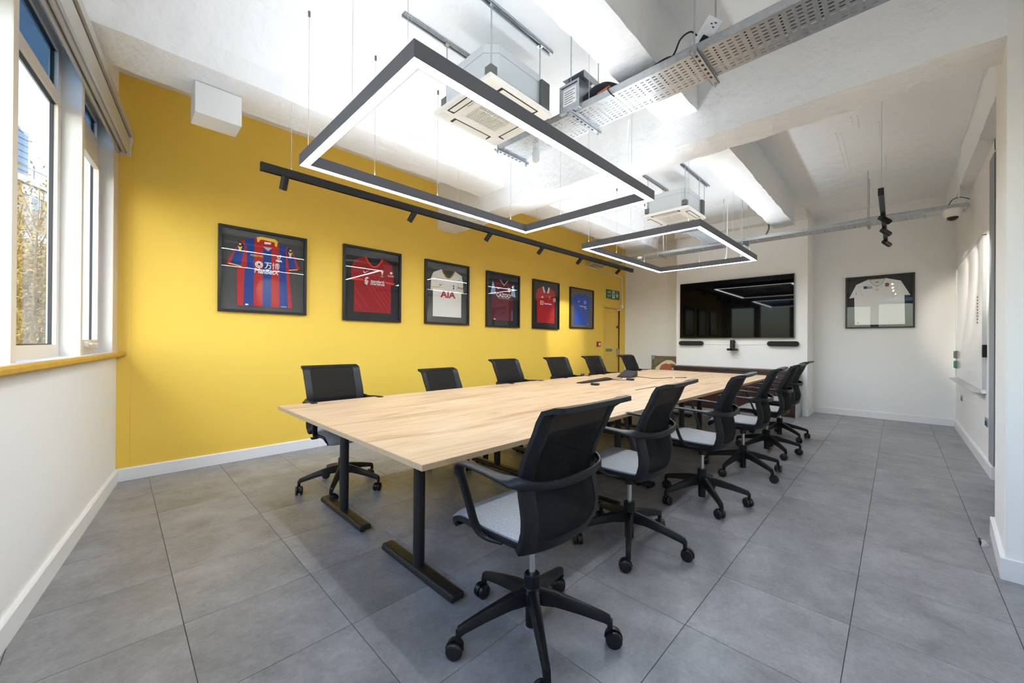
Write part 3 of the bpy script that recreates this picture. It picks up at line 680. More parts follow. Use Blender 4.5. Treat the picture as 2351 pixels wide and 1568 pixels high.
pendant(4.345, 1.487, 6.715, 2.990, 2.463, 'lit black rectangular pendant light farther away near the screen', [(4.372, 1.62), (4.372, 2.3), (4.372, 2.9), (5.2, 2.962), (6.1, 2.962), (6.688, 2.3), (6.688, 1.7), (5.6, 1.515), (6.4, 1.515)])
tag(part('light_feed_cable', MB().tube(crv([(6.69, 1.93, 2.545), (6.66, 1.90, 2.56), (6.655, 1.885, 2.7), (6.655, 1.88, 3.0), (6.65, 1.875, 3.3), (6.65, 1.872, 3.47), (6.72, 1.95, 3.42), (6.80, 2.05, 3.44), (6.86, 2.12, 3.50)], 6), 0.005, 6), 'white_plastic', smooth=True), 'white feed cable dropping to the farther pendant light', 'cable')
tag(part('light_feed_cable', MB().tube(crv([(2.86, 1.53, 2.54), (2.87, 1.53, 2.62), (2.86, 1.54, 2.80), (2.80, 1.50, 2.90), (2.74, 1.46, 2.93)], 6), 0.005, 6), 'white_plastic', smooth=True), 'white feed cable dropping from cable tray to the nearest pendant light', 'cable')

# ------------------------------------------------------------------ track lights
def spot_head(parent, x, y, z, aim, name='spot_head', r=0.027, ln=0.105, power=SPOT_W, light=True):
    """x, y, z: pivot under the track (parent space); aim: unit direction of the beam"""
    d = Vector(aim).normalized(); p = Vector((x, y, z))
    part('pivot', MB().cyl(p, p+Vector((0, 0, -0.022)), 0.014, n=12), 'track_black', parent, smooth=True)
    c = p+Vector((0, 0, -0.030)); a = c-d*0.03; b_ = c+d*(ln-0.03)
    hd = part(name, MB().cyl(a, b_, r, n=24), 'track_black', parent, smooth=True)
    part('lens', MB().cyl(b_-d*0.001, b_+d*0.0012, r*0.78, n=20), 'spot_lens' if light else 'lens_off', hd, smooth=True)
    if light:
        ld = bpy.data.lights.new('spot', 'SPOT'); ld.energy = power; ld.spot_size = R(46); ld.spot_blend = 0.55; ld.color = (1.0, 0.93, 0.82); ld.shadow_soft_size = 0.022
        lo = bpy.data.objects.new('spot_beam', ld); COL.objects.link(lo); lo.parent = hd; lo.location = b_+d*0.012
        lo.rotation_euler = d.to_track_quat('-Z', 'Y').to_euler()
def track(label, x0, x1, y, z, wires, spots, aims, h_=0.062, lit=None, power=SPOT_W):
    t = thing('track_light', label, 'track light', (x0, y, z))
    L = x1-x0
    m = MB().box(0, -0.018, 0.008, L, 0.018, h_).box(0, -0.018, 0, L, -0.009, 0.008).box(0, 0.009, 0, L, 0.018, 0.008)
    part('track_rail', m, 'track_black', t, bevel=0.001)
    part('end_cap', box(-0.004, -0.019, -0.001, 0.012, 0.019, h_+0.001), 'track_black', t, bevel=0.002)
    part('end_cap', box(L-0.012, -0.019, -0.001, L+0.03, 0.019, h_+0.001), 'track_black', t, bevel=0.002)
    for wx, zt in wires:
        part('suspension_wire', MB().cyl((wx-x0, 0, h_-0.002), (wx-x0, 0, zt-z), 0.0016, n=6).cyl((wx-x0, 0, h_), (wx-x0, 0, h_+0.02), 0.005, n=8), 'alu', t)
    for k, (sx, d) in enumerate(zip(spots, aims)): spot_head(t, sx-x0, 0, 0.004, d, power=power, light=(lit is None or k in lit))
    return t
wall_aim = (-0.18, 0.62, -0.62)
track('long black track light with six spotlights facing the yellow wall', 0.755, 6.51, 3.40, 2.494, [(0.96, ZR), (3.90, ZR), (2.6, ZR), (5.2, ZR), (6.2, ZR)],
      [0.915, 2.05, 3.06, 4.0, 4.9, 6.06], [(-0.05, 0.36, -0.80)]+[(-0.15, 0.50, -0.60)]*4+[(0.12, 0.62, -0.46)], lit=(5,))
track('short black track light with three spotlights facing the whiteboard', 4.60, 6.75, 0.10, 2.50, [(4.80, ZS), (6.5, ZS)],
      [5.35, 5.95, 6.62], [(0.85, -0.73, -0.55), (1.05, -0.73, -0.55), (1.28, -0.73, -0.57)], power=30)
track('black track light high at the top right corner of the picture', -0.15, 2.15, 0.085, 2.735, [(0.1, ZS), (1.9, ZS)], [0.9, 2.02], [(0.3, -0.6, -0.5), (0.30, -0.50, -0.28)], power=25)

# ------------------------------------------------------------------ ceiling cassettes
def cassette(cx, cy, z, label, sticker):
    t = thing('air_conditioner', label, 'air conditioner', (cx, cy, z), 0, 'ceiling cassette air conditioners')
    s = 0.318; bdy = 0.286
    def octo(h_, c): return [(-h_+c, -h_), (h_-c, -h_), (h_, -h_+c), (h_, h_-c), (h_-c, h_), (-h_+c, h_), (-h_, h_-c), (-h_, -h_+c)]
    part('casing', MB().prism(octo(bdy, 0.075), 0.028, 0.285, 'xy'), 'ac_body', t, bevel=0.003)
    part('casing_seam', MB().prism(octo(bdy+0.0015, 0.075), 0.222, 0.226, 'xy'), 'steel', t)
    part('pipe_cover', MB().box(0.205, -0.312, 0.036, 0.300, -0.20, 0.245), 'foam_grey', t, bevel=0.006)
    # fascia with central hole for the grille
    g = 0.195; m = MB()
    for (x0, y0, x1, y1) in ((-s, -s, s, -g), (-s, g, s, s), (-s, -g, -g, g), (g, -g, s, g)): m.box(x0, y0, 0, x1, y1, 0.024)
    part('fascia', m, 'ac_white', t)
    part('fascia_rim', MB().box(-s, -s, 0.023, s, s, 0.036), 'ac_white', t, bevel=0.008)
    part('grille_back', box(-g, -g, 0.014, g, g, 0.018), 'ac_slot', t)
    gr = part('grille_frame', MB().box(-g, -g, -0.003, g, -g+0.045, 0.016).box(-g, g-0.045, -0.003, g, g, 0.016).box(-g, -g+0.045, -0.003, -g+0.045, g-0.045, 0.016).box(g-0.045, -g+0.045, -0.003, g, g-0.045, 0.016), 'ac_white', t, bevel=0.003)
    n = 20; w_ = (2*g-0.09)/n
    slat = MB().box(-0.0034, -g+0.045, -0.002, 0.0034, g-0.045, 0.012).mesh('slat', 'ac_white')
    for i in range(n): link('slat', slat, gr, (-g+0.045+w_*(i+0.5), 0, 0))
    part('grille_rib', MB().box(-g+0.045, -0.004, -0.0025, g-0.045, 0.004, 0.004), 'ac_white', gr)
    for k in range(4):
        o = part('louvre', MB().hexa([(-0.17, -0.027, -0.007), (0.17, -0.027, -0.007), (0.17, 0.020, -0.001), (-0.17, 0.020, -0.001)], [(-0.17, -0.027, -0.003), (0.17, -0.027, -0.003), (0.17, 0.020, 0.003), (-0.17, 0.020, 0.003)]), 'ac_white', t)
        o2 = part('air_slot', box(-0.19, -0.034, -0.0014, 0.19, 0.026, 0.001), 'ac_slot', t)
        for q in (o, o2): q.rotation_euler = (0, 0, k*math.pi/2); q.location = (0.257*math.sin(k*math.pi/2), -0.257*math.cos(k*math.pi/2), 0)
    for sx, sy in ((-1, -1), (1, -1), (1, 1), (-1, 1)):
        c = 0.252
        b_ = part('hanging_bracket', MB().box(sx*c-0.03, sy*c-0.03, 0.06, sx*c+0.03, sy*c+0.03, 0.125), 'galv_dark', t, bevel=0.002)
        part('nut', MB().cyl((sx*c, sy*c, 0.125), (sx*c, sy*c, 0.145), 0.014, n=6), 'chrome', b_)
    me = text_mesh('Panasonic', 'j_black'); co = np.array([q.co for q in me.vertices]); mn, mx = co.min(0), co.max(0); k = 0.075/(mx[0]-mn[0])
    for q in me.vertices: q.co = (-(q.co.y-mn[1])*k-0.212, -(q.co.x-(mn[0]+mx[0])/2)*k, -0.0034)
    lt = link('lettering', me, t)
    part('sensor', MB().box(-0.30, -0.30+0.53, -0.002, -0.24, 0.29, 0.002), 'sticker', t)
    return t
ACZ = 2.945
cassette(2.015, 2.205, ACZ, 'white ceiling cassette air conditioner nearest the camera', True)
cassette(5.40, 2.205, ACZ, 'white ceiling cassette air conditioner farther away near the screen', False)
def rail(x0, x1, y, rods, label):
    t = thing('hanging_rail', label, 'rail', (x0, y, ZS-0.021), 0, 'galvanised rails carrying the air conditioners'); L = x1-x0; h_ = 0.021
    m = MB().box(0, -0.0205, h_-0.0025, L, 0.0205, h_).box(0, -0.0205, 0, L, -0.018, h_).box(0, 0.018, 0, L, 0.0205, h_).box(0, -0.0205, 0, L, -0.0105, 0.0025).box(0, 0.0105, 0, L, 0.0205, 0.0025)
    part('channel', m, 'galv', t)
    for rx in rods:
        r_ = part('threaded_rod', MB().cyl((rx-x0, 0, -0.40), (rx-x0, 0, 0.015), 0.0048, n=8), 'galv', t, smooth=True)
        part('plate_washer', MB().box(rx-x0-0.019, -0.019, -0.005, rx-x0+0.019, 0.019, -0.0005).cyl((rx-x0, 0, -0.018), (rx-x0, 0, -0.005), 0.010, n=6), 'chrome', r_)
for k, (cx, x0a, x1a, x0b, x1b) in enumerate(((2.015, 1.39, 2.42, 1.40, 2.40), (5.40, 5.03, 5.79, 5.03, 6.02))):
    w_ = ('nearest', 'farther')[k]
    rail(x0a, x1a, 2.205+0.252, [cx-0.252, cx+0.252], 'galvanised rail over the %s air conditioner on its yellow-wall side' % w_)
    rail(x0b, x1b, 2.205-0.252, [cx-0.252, cx+0.252], 'galvanised rail over the %s air conditioner on its aisle side' % w_)

# ------------------------------------------------------------------ perforated cable trays
def perforated(length, width, pitch, slots, material, parent, z=0.0, name='perforated_base'):
    """sheet in the local xy plane (length along y) with real slots; slots: list per row of (count, slot_len_y, slot_w_x)"""
    m = MB(); nrow = int(length/pitch); rows = []
    for r_ in range(nrow):
        cnt, ly, lx = slots[r_ % len(slots)]; y0 = r_*pitch; y1 = (r_+1)*pitch; ym0 = (y0+y1)/2-ly/2; ym1 = (y0+y1)/2+ly/2
        mrg = 0.018; cw = (width-2*mrg)/cnt; edges = [0.0]
        q = [(0, y0), (width, y0), (width, ym0), (0, ym0)]; m.add([(x, y, z) for x, y in q], [(0, 1, 2, 3)])
        q = [(0, ym1), (width, ym1), (width, y1), (0, y1)]; m.add([(x, y, z) for x, y in q], [(0, 1, 2, 3)])
        xp = 0.0
        for c in range(cnt):
            xc = mrg+cw*(c+0.5); m.add([(xp, ym0, z), (xc-lx/2, ym0, z), (xc-lx/2, ym1, z), (xp, ym1, z)], [(0, 1, 2, 3)]); xp = xc+lx/2
        m.add([(xp, ym0, z), (width, ym0, z), (width, ym1, z), (xp, ym1, z)], [(0, 1, 2, 3)])
    o = part(name, m, material, parent); s_ = o.modifiers.new('sheet', 'SOLIDIFY'); s_.thickness = 0.0015; s_.offset = 0
    return o
def strut(parent, y, x0, x1, z, rods, zt, material='galv'):
    o = part('support_channel', MB().box(x0, y-0.0205, z-0.0215, x1, y-0.018, z-0.001).box(x0, y+0.018, z-0.0215, x1, y+0.0205, z-0.001).box(x0, y-0.0205, z-0.0215, x1, y+0.0205, z-0.019), material, parent)
    for i in range(int((x1-x0)/0.05)):
        pass
    for rx in rods:
        part('threaded_rod', MB().cyl((rx, y, z-0.045), (rx, y, zt), 0.0048, n=8).cyl((rx, y, z-0.032), (rx, y, z-0.022), 0.010, n=6), 'galv', o, smooth=True)
    hs = MB()
    for i in range(int((x1-x0-0.06)/0.05)):
        hx = x0+0.055+0.05*i; hs.box(hx-0.011, y-0.007, z-0.0222, hx+0.011, y+0.007, z-0.0212)
    part('channel_slots', hs, 'ac_slot', o)
TZ = 2.93
tr = thing('cable_tray', 'wide perforated steel cable tray in front of the cross beam', 'cable tray', (2.385, -0.62, TZ))
TWD = 0.305
pat = [(9, 0.007, 0.022), (9, 0.007, 0.022), (9, 0.010, 0.010)]
pat = [(9, 0.024, 0.0075), (9, 0.024, 0.0075), (10, 0.011, 0.011), (9, 0.024, 0.0075)]
perforated(3.17, TWD, 0.040, pat, 'galv', tr)
for x in (0, TWD-0.0015): part('side_flange', MB().box(x, 0, 0, x+0.0015, 3.16, 0.05).box(x-0.004 if x else 0, 0, 0.0485, x+0.0015 if x else 0.0055, 3.16, 0.05), 'galv', tr)
for y, rr in ((0.30, True), (1.465, True), (2.345, True), (3.135, True)):
    strut(tr, y, -0.048, TWD+0.052, 0.0, [-0.03, TWD+0.035], ZS-TZ if abs(y-0.62-1.28) > 0.2 else ZR-TZ)
# far tray: along y under the ceiling at x = 7
tr2 = thing('cable_tray', 'narrow steel cable tray along the far end of the room', 'cable tray', (6.985, YR+0.03, 2.85))
perforated(5.28, 0.28, 0.055, [(1, 0.010, 0.20), (5, 0.004, 0.02), (1, 0.003, 0.22)], 'galv', tr2)
for x in (0, 0.2785): part('side_flange', MB().box(x, 0, 0, x+0.0015, 5.28, 0.04), 'galv', tr2)
part('stiffener', MB().box(-0.012, 0, 0.028, 0.0, 5.28, 0.042), 'galv', tr2)
for y, zt in ((0.88, ZS-2.85), (2.35, ZS-2.85), (3.72, ZS-2.85), (5.10, ZS-2.85)): strut(tr2, y, -0.05, 0.33, 0.0, [-0.035, 0.315], zt)
cable('tray_cables', 'bundle of dark cables lying on the narrow far cable tray', [(7.02, YR+0.05, 2.892), (7.03, 0.2, 2.898), (7.02, 0.8, 2.889), (7.04, 1.5, 2.895), (7.02, 2.4, 2.888), (7.04, 3.4, 2.893)], 0.012)
cable('tray_cables', 'blue data cable lying on the narrow far cable tray', [(7.06, 0.3, 2.885), (7.08, 0.9, 2.90), (7.06, 1.15, 2.885), (7.07, 1.9, 2.89)], 0.009, 'bubble_blue')
# short tray joining the second cassette to the far tray
tr3 = thing('cable_tray', 'short perforated tray between the farther air conditioner and far tray', 'cable tray', (5.74, 1.99, 2.86))
o = perforated(1.22, 0.235, 0.036, pat, 'galv', tr3); o.rotation_euler = (0, 0, -math.pi/2); o.location = (0, 0.235, 0)
for y in (0, 0.2335): part('side_flange', box(0, y, 0, 1.22, y+0.0015, 0.04), 'galv', tr3)
for x in (0.12, 1.0):
    part('support_channel', box(x-0.02, -0.05, -0.022, x+0.02, 0.285, -0.001), 'galv', tr3)
    part('threaded_rod', MB().cyl((x, -0.035, -0.03), (x, -0.035, ZS-2.86), 0.0045, n=8).cyl((x, 0.27, -0.03), (x, 0.27, ZS-2.86), 0.0045, n=8), 'galv', tr3, smooth=True)

# insulated refrigerant pipes, valve box
def insul(name, label, pts, r, material='foam_black'): return tag(part(name, MB().tube(crv(pts, 7), r, 12), material, smooth=True), label, 'pipe', 'insulated pipes')
insul('insulated_pipe', 'black insulated pipe arching from the valve box onto the cable tray', [(2.50, 1.66, 3.05), (2.50, 1.54, 3.09), (2.52, 1.44, 3.04), (2.55, 1.36, 3.0), (2.57, 1.2, 2.975), (2.58, 0.6, 2.972), (2.58, -0.5, 2.972)], 0.036)
insul('insulated_pipe', 'thinner black insulated pipe beside the arching one', [(2.43, 1.66, 3.01), (2.43, 1.54, 3.05), (2.44, 1.44, 3.01), (2.47, 1.30, 2.975), (2.495, 1.0, 2.967), (2.50, -0.5, 2.967)], 0.028)
insul('insulated_pipe', 'black insulated pipe from nearest air conditioner to the valve box', [(2.345, 2.06, 3.02), (2.40, 2.05, 3.01), (2.45, 2.0, 2.99), (2.455, 1.94, 2.99), (2.455, 1.86, 3.0)], 0.030)
vb = thing('valve_box', 'grey steel valve box with a white label on the tray', 'box', (2.45, 1.74, 2.935))
part('case', box(-0.10, -0.09, 0.002, 0.10, 0.09, 0.215), 'galv', vb, bevel=0.004)
part('top_bracket', MB().box(-0.11, -0.14, 0.19, 0.11, -0.138, 0.24).box(-0.11, -0.14, 0.238, 0.11, 0.05, 0.24), 'steel', vb)
part('slot', box(-0.1008, -0.075, 0.186, -0.0995, 0.07, 0.196), 'ac_slot', vb)
lb = part('label_sticker', box(-0.1012, -0.065, 0.05, -0.0998, 0.05, 0.17), 'sticker', vb, label='white printed label')
m = MB()
for i in range(6): m.box(-0.1018, 0.02-0.055-0.02*(i % 2), 0.062+0.017*i, -0.1010, 0.04, 0.066+0.017*i)
part('print_lines', m, 'j_black', lb)
tag(part('cable_tie_tail', MB().tube(crv([(2.386, 1.43, 2.99), (2.36, 1.42, 2.96), (2.37, 1.40, 2.925), (2.40, 1.39, 2.915)], 5), 0.004, 6), 'black_plastic', smooth=True), 'short black cable looping over the tray edge', 'cable')
tag(part('red_connector', MB().cyl((2.40, 1.52, 2.986), (2.39, 1.42, 2.99), 0.011, n=8), 'orange', smooth=True), 'small orange-red connector on the tray edge', 'connector')
# clear bottle-shaped cover under the tray
bt = thing('bottle_shaped_cover', 'clear white bottle-shaped cover hanging under the cable tray', 'cover', (2.53, 2.22, TZ-0.002))
part('neck', MB().lathe([(0.020, -0.035), (0.022, 0.0)], 20), 'pipe_clear', bt, smooth=True)
part('body', MB().lathe([(0.006, -0.158), (0.022, -0.152), (0.030, -0.135), (0.032, -0.075), (0.024, -0.045), (0.019, -0.034)], 22), 'pipe_clear', bt, smooth=True)
# twin socket on the tray with its plug
so = thing('tray_socket', 'white twin power socket standing tilted on the cable tray', 'socket', (2.45, 0.80, TZ+0.052), 0)
q = part('face_plate', MB().prism(rrect(-0.075, -0.045, 0.075, 0.045, 0.006), -0.006, 0.006), 'white_plastic', so)
q2 = part('back_box', MB().box(-0.068, 0.006, -0.04, 0.068, 0.04, 0.04), 'white_plastic', so)
q3 = part('switches', MB().box(-0.03, -0.009, 0.012, -0.008, -0.006, 0.03).box(0.008, -0.009, 0.012, 0.03, -0.006, 0.03), 'sticker', so)
q4 = part('pin_holes', MB().box(0.030, -0.0072, -0.020, 0.036, -0.006, -0.008).box(0.052, -0.0072, -0.020, 0.058, -0.006, -0.008).box(0.041, -0.0072, 0.0, 0.047, -0.006, 0.010), 'ac_slot', so)
q5 = part('plug', MB().box(-0.062, -0.04, -0.03, -0.020, -0.006, 0.008), 'black_plastic', so, bevel=0.006)
so.rotation_euler = (Matrix.Rotation(R(-72), 3, 'Z') @ Matrix.Rotation(R(18), 3, 'X') @ Matrix.Rotation(R(-52), 3, 'Y')).to_euler(); so.location = (2.43, 0.80, TZ+0.115)
cable('plug_lead', 'black plug lead arching from the tray socket', [(2.395, 0.845, 3.035), (2.36, 0.87, 3.05), (2.37, 0.93, 3.045), (2.40, 0.98, 3.0), (2.425, 1.05, 2.957)], 0.005, 'foam_black')
cable('coiled_hose', 'black coiled hose lying along the cable tray', [(2.405, 1.20, 2.962), (2.405, 1.10, 2.985), (2.405, 1.02, 2.99), (2.41, 0.94, 2.962)], 0.013, 'foam_black')

# ------------------------------------------------------------------ dome camera, detector, conduits, boxed duct
dc = thing('dome_camera', 'white dome security camera under the far cable tray', 'security camera', (6.98, -0.47, 2.84))
part('mount', MB().lathe([(0.075, -0.002), (0.078, -0.010), (0.080, -0.02)], 28), 'ac_white', dc, smooth=True)
part('housing', MB().lathe([(0.080, -0.02), (0.080, -0.055), (0.072, -0.085), (0.050, -0.098)], 28), 'ac_white', dc, smooth=True)
part('dome', MB().lathe([(0.050, -0.096), (0.047, -0.112), (0.036, -0.128), (0.020, -0.138), (0.004, -0.140)], 24), 'wheel', dc, smooth=True)
cable('camera_lead', 'thin dark lead looping from the dome camera to the wall', [(6.98, -0.44, 2.895), (6.97, -0.47, 2.95), (6.96, -0.53, 2.96), (6.95, -0.60, 2.92)], 0.004)
sd = thing('smoke_detector', 'round white smoke detector above the far end of the table', 'smoke detector', (6.93, 3.46, 2.835))
part('base', MB().lathe([(0.050, 0.0), (0.052, 0.012)], 24), 'white_plastic', sd, smooth=True)
part('body', MB().lathe([(0.016, -0.030), (0.036, -0.026), (0.046, -0.010), (0.050, 0.0)], 24), 'white_plastic', sd, smooth=True)
cd_ = thing('cable_conduit', 'white surface conduit dropping down the yellow wall beside the exit sign', 'conduit', (0, 0, 0))
part('pipe', MB().tube([(7.05, YW-0.014, 2.86), (8.50, YW-0.014, 2.80), (8.585, YW-0.014, 2.78), (8.59, YW-0.014, 2.74), (8.59, YW-0.014, 2.10)], 0.010, 8), 'white_plastic', cd_, smooth=True)
for z in (2.62, 2.38): part('saddle_clip', MB().box(8.565, YW-0.026, z-0.008, 8.615, YW, z+0.008), 'white_plastic', cd_)
part('round_box', MB().cyl((8.595, YW, 2.10), (8.595, YW-0.03, 2.10), 0.045, n=20), 'white_plastic', cd_, smooth=True)
tag(part('duct_box', box(0.385, 3.575, 2.852, 0.665, 3.80, ZR-0.004), 'white_plastic', bevel=0.003), 'white box fixed under the ceiling rib by the window', 'box')
cable('ceiling_cable', 'thin white cable clipped along the ceiling edge above the right-hand wall', [(3.60, -0.50, 3.49), (4.4, -0.505, 3.488), (5.4, -0.508, 3.488), (6.2, -0.512, 3.488), (6.75, -0.515, 3.48), (6.9, -0.518, 3.3), (6.96, -0.518, 2.95)], 0.005, 'white_plastic')
cable('conduit_drop', 'short grey flexible conduit from the rib end to the far tray', [(7.35, 1.47, 3.50), (7.34, 1.47, 3.2), (7.32, 1.46, 3.08), (7.20, 1.46, 2.98), (7.10, 1.46, 2.91)], 0.012, 'galv_dark')
cable('white_drop_cable', 'short white cable dropping to the far tray near the niche', [(7.06, 3.08, 3.42), (7.07, 3.07, 3.2), (7.06, 3.06, 3.0), (7.06, 3.05, 2.89)], 0.007, 'white_plastic')
# ------------------------------------------------------------------ framed football shirts
class Shirt:
    """draws a flat mounted shirt in a frame; u, v run 0..1 over the glazed opening"""
    def __init__(s, parent, w_, h_): s.p = parent; s.w = w_; s.h = h_; s.root = None
    def P(s, pts): return [((u-0.5)*s.w, (v-0.5)*s.h) for u, v in pts]
    def base(s, pts, material): s.root = part('jersey', MB().prism(s.P(pts), -0.012, -0.008), material, s.p); return s.root
    def poly(s, name, pts, material, layer=1, label=None):
        o = part(name, MB().prism(s.P(pts), -0.0118-0.0012*layer, -0.011), material, s.root)
        if label: o['label'] = label
        return o
    def band(s, name, pts, wd, material, layer=1):
        """stroke along a polyline"""
        q = [np.array(p) for p in s.P(pts)]; L = []; Rr = []
        for i, p in enumerate(q):
            d = q[min(i+1, len(q)-1)]-q[max(i-1, 0)]; d = d/np.linalg.norm(d); n_ = np.array([-d[1], d[0]])*wd/2; L.append(p+n_); Rr.append(p-n_)
        return part(name, MB().prism([tuple(p) for p in L+Rr[::-1]], -0.0118-0.0012*layer, -0.011), material, s.root)
    def disc(s, name, u, v, r, material, layer=1, n=20):
        c = s.P([(u, v)])[0]; return part(name, MB().prism(arc(c[0], c[1], r*s.w, 0, 360-360/n, n-1), -0.0118-0.0012*layer, -0.011), material, s.root)
    def text(s, t, u, v, wd, material, layer=1, ht=None, **k):
        c = s.P([(u, v)])[0]; return text(t, c[0], c[1], wd*s.w, material, s.root, 0.0121+0.0012*layer, None if ht is None else ht*s.h, **k)
    def swoosh(s, u, v, wd, material, layer=1):
        pts = [(0, 0.42), (0.06, 0.20), (0.22, 0.14), (0.5, 0.30), (1.0, 0.62), (0.45, 0.20), (0.22, 0.0), (0.06, 0.04), (-0.03, 0.22)]
        k = s.w/s.h; return s.poly('swoosh_mark', [(u+(a-0.5)*wd, v+(b-0.3)*wd*k) for a, b in pts], material, layer)
    def shield(s, u, v, wd, material, layer=1):
        k = s.w/s.h; pts = [(-0.5, 0.6), (0.5, 0.6), (0.5, 0.0), (0.3, -0.4), (0, -0.65), (-0.3, -0.4), (-0.5, 0)]
        return s.poly('crest', [(u+a*wd, v+b*wd*k) for a, b in pts], material, layer)
def shirt_frame(name_label, width, height, loc, rotz, backing, group='framed shirts on the walls', bar=0.026, depth=0.04):
    t = thing('framed_shirt', name_label, 'framed shirt', loc, rotz, group)
    a, b_ = width/2, height/2
    m = MB()
    m.hexa([(-a, -depth, -b_), (a, -depth, -b_), (a, 0, -b_), (-a, 0, -b_)], [(-a+bar, -depth, -b_+bar), (a-bar, -depth, -b_+bar), (a-bar, 0, -b_+bar), (-a+bar, 0, -b_+bar)])
    m.hexa([(-a+bar, -depth, b_-bar), (a-bar, -depth, b_-bar), (a-bar, 0, b_-bar), (-a+bar, 0, b_-bar)], [(-a, -depth, b_), (a, -depth, b_), (a, 0, b_), (-a, 0, b_)])
    for sx in (-1, 1):
        xo, xi = sx*a, sx*(a-bar)
        vs = [(xo, -depth, -b_), (xi, -depth, -b_+bar), (xi, 0, -b_+bar), (xo, 0, -b_), (xo, -depth, b_), (xi, -depth, b_-bar), (xi, 0, b_-bar), (xo, 0, b_)]
        fs = [(3,2,1,0),(4,5,6,7),(0,1,5,4),(1,2,6,5),(2,3,7,6),(3,0,4,7)]
        m.add(vs, fs if sx < 0 else [tuple(reversed(f)) for f in fs])
    part('frame', m, 'frame_black', t)
    part('backing_board', box(-a+bar-0.002, -0.007, -b_+bar-0.002, a-bar+0.002, -0.002, b_-bar+0.002), backing, t)
    part('glass', box(-a+bar-0.001, -depth+0.010, -b_+bar-0.001, a-bar+0.001, -depth+0.012, b_-bar+0.001), 'frame_glass', t)
    return t, Shirt(t, width-2*bar, height-2*bar)
def on_left(x0, x1, z0, z1): return (x1-x0, z1-z0, ((x0+x1)/2, YW, (z0+z1)/2), 0)
SK = lambda t_: [(t_[0], t_[1])]
def mirror(pts): return [(1-u, v) for u, v in reversed(pts)]
# 1: red and blue stripes
w_, h_, lc, rz = on_left(0.695, 1.497, 1.503, 2.361)
t, s = shirt_frame('framed red and blue striped football shirt with yellow collar, nearest the window', w_, h_, lc, rz, 'backing')
s.base([(0.177, 0.055), (0.85, 0.055), (0.80, 0.60), (0.80, 0.86), (0.62, 0.935), (0.38, 0.935), (0.225, 0.87), (0.25, 0.6), (0.177, 0.55)], 'j_red')
s.poly('stripe', [(0.25, 0.056), (0.365, 0.056), (0.37, 0.93), (0.26, 0.885), (0.262, 0.60)], 'j_blue'); s.poly('stripe', [(0.475, 0.056), (0.58, 0.056), (0.58, 0.80), (0.475, 0.80)], 'j_blue'); s.poly('stripe', [(0.685, 0.056), (0.795, 0.056), (0.765, 0.60), (0.765, 0.875), (0.675, 0.915)], 'j_blue')
s.poly('sleeve', [(0.225, 0.875), (0.175, 0.81), (0.055, 0.565), (0.10, 0.545), (0.285, 0.535), (0.28, 0.80)], 'j_red', 2); s.poly('sleeve', [(0.78, 0.885), (0.845, 0.84), (0.95, 0.595), (0.90, 0.575), (0.765, 0.55), (0.76, 0.80)], 'j_red', 2)
s.poly('sleeve_panel', [(0.205, 0.845), (0.175, 0.80), (0.10, 0.575), (0.215, 0.555), (0.255, 0.79)], 'j_blue', 3); s.poly('sleeve_panel', [(0.80, 0.865), (0.84, 0.83), (0.905, 0.60), (0.805, 0.575), (0.775, 0.80)], 'j_blue', 3)
s.poly('sleeve_patch', [(0.20, 0.855), (0.168, 0.80), (0.185, 0.765), (0.255, 0.79), (0.24, 0.84)], 'j_navy', 4); s.poly('sleeve_patch', [(0.80, 0.875), (0.845, 0.835), (0.835, 0.79), (0.77, 0.80), (0.775, 0.85)], 'j_navy', 4)
for k, (cu, cv) in enumerate(((0.205, 0.81), (0.818, 0.825))):
    s.disc('sleeve_emblem', cu, cv+0.012, 0.014, 'j_yellow', 5); s.poly('sleeve_emblem', [(cu-0.03, cv-0.005), (cu-0.012, cv-0.02), (cu+0.012, cv-0.02), (cu+0.03, cv-0.008), (cu+0.012, cv-0.05), (cu+0.008, cv-0.075), (cu-0.010, cv-0.075), (cu-0.016, cv-0.045)], 'j_yellow', 5)
s.poly('cuff_stripe', [(0.075, 0.562), (0.215, 0.543), (0.215, 0.553), (0.078, 0.573)], 'j_yellow', 5); s.poly('cuff_stripe', [(0.80, 0.565), (0.915, 0.586), (0.915, 0.596), (0.80, 0.576)], 'j_yellow', 5)
s.poly('collar_back', [(0.41, 0.90), (0.645, 0.90), (0.62, 0.83), (0.53, 0.80), (0.44, 0.83)], 'j_red', 2)
s.poly('collar', [(0.398, 0.945), (0.45, 0.96), (0.62, 0.955), (0.655, 0.93), (0.645, 0.86), (0.622, 0.86), (0.612, 0.915), (0.455, 0.925), (0.43, 0.905), (0.425, 0.885), (0.405, 0.885)], 'j_yellow', 4)
s.poly('neck_label', [(0.49, 0.872), (0.57, 0.878), (0.57, 0.905), (0.49, 0.90)], 'j_white', 4); s.poly('neck_gusset', [(0.475, 0.835), (0.585, 0.835), (0.535, 0.785)], 'j_lblue', 4)
s.text('macron', 0.40, 0.705, 0.15, 'j_yellow', 3, bold=0.01)
s.text('ManBetX', 0.525, 0.515, 0.305, 'j_white', 3, ht=0.062, shear=0.2, bold=0.025)
s.disc('sponsor_emblem', 0.427, 0.595, 0.047, 'j_white', 3); s.disc('sponsor_emblem', 0.427, 0.595, 0.036, 'j_red', 4); s.disc('sponsor_emblem', 0.427, 0.595, 0.031, 'j_white', 5); s.poly('sponsor_emblem', [(0.407, 0.588), (0.447, 0.588), (0.437, 0.608), (0.427, 0.615), (0.417, 0.608)], 'j_black', 6); s.poly('sponsor_emblem', [(0.404, 0.576), (0.450, 0.576), (0.450, 0.582), (0.404, 0.582)], 'j_red', 6)
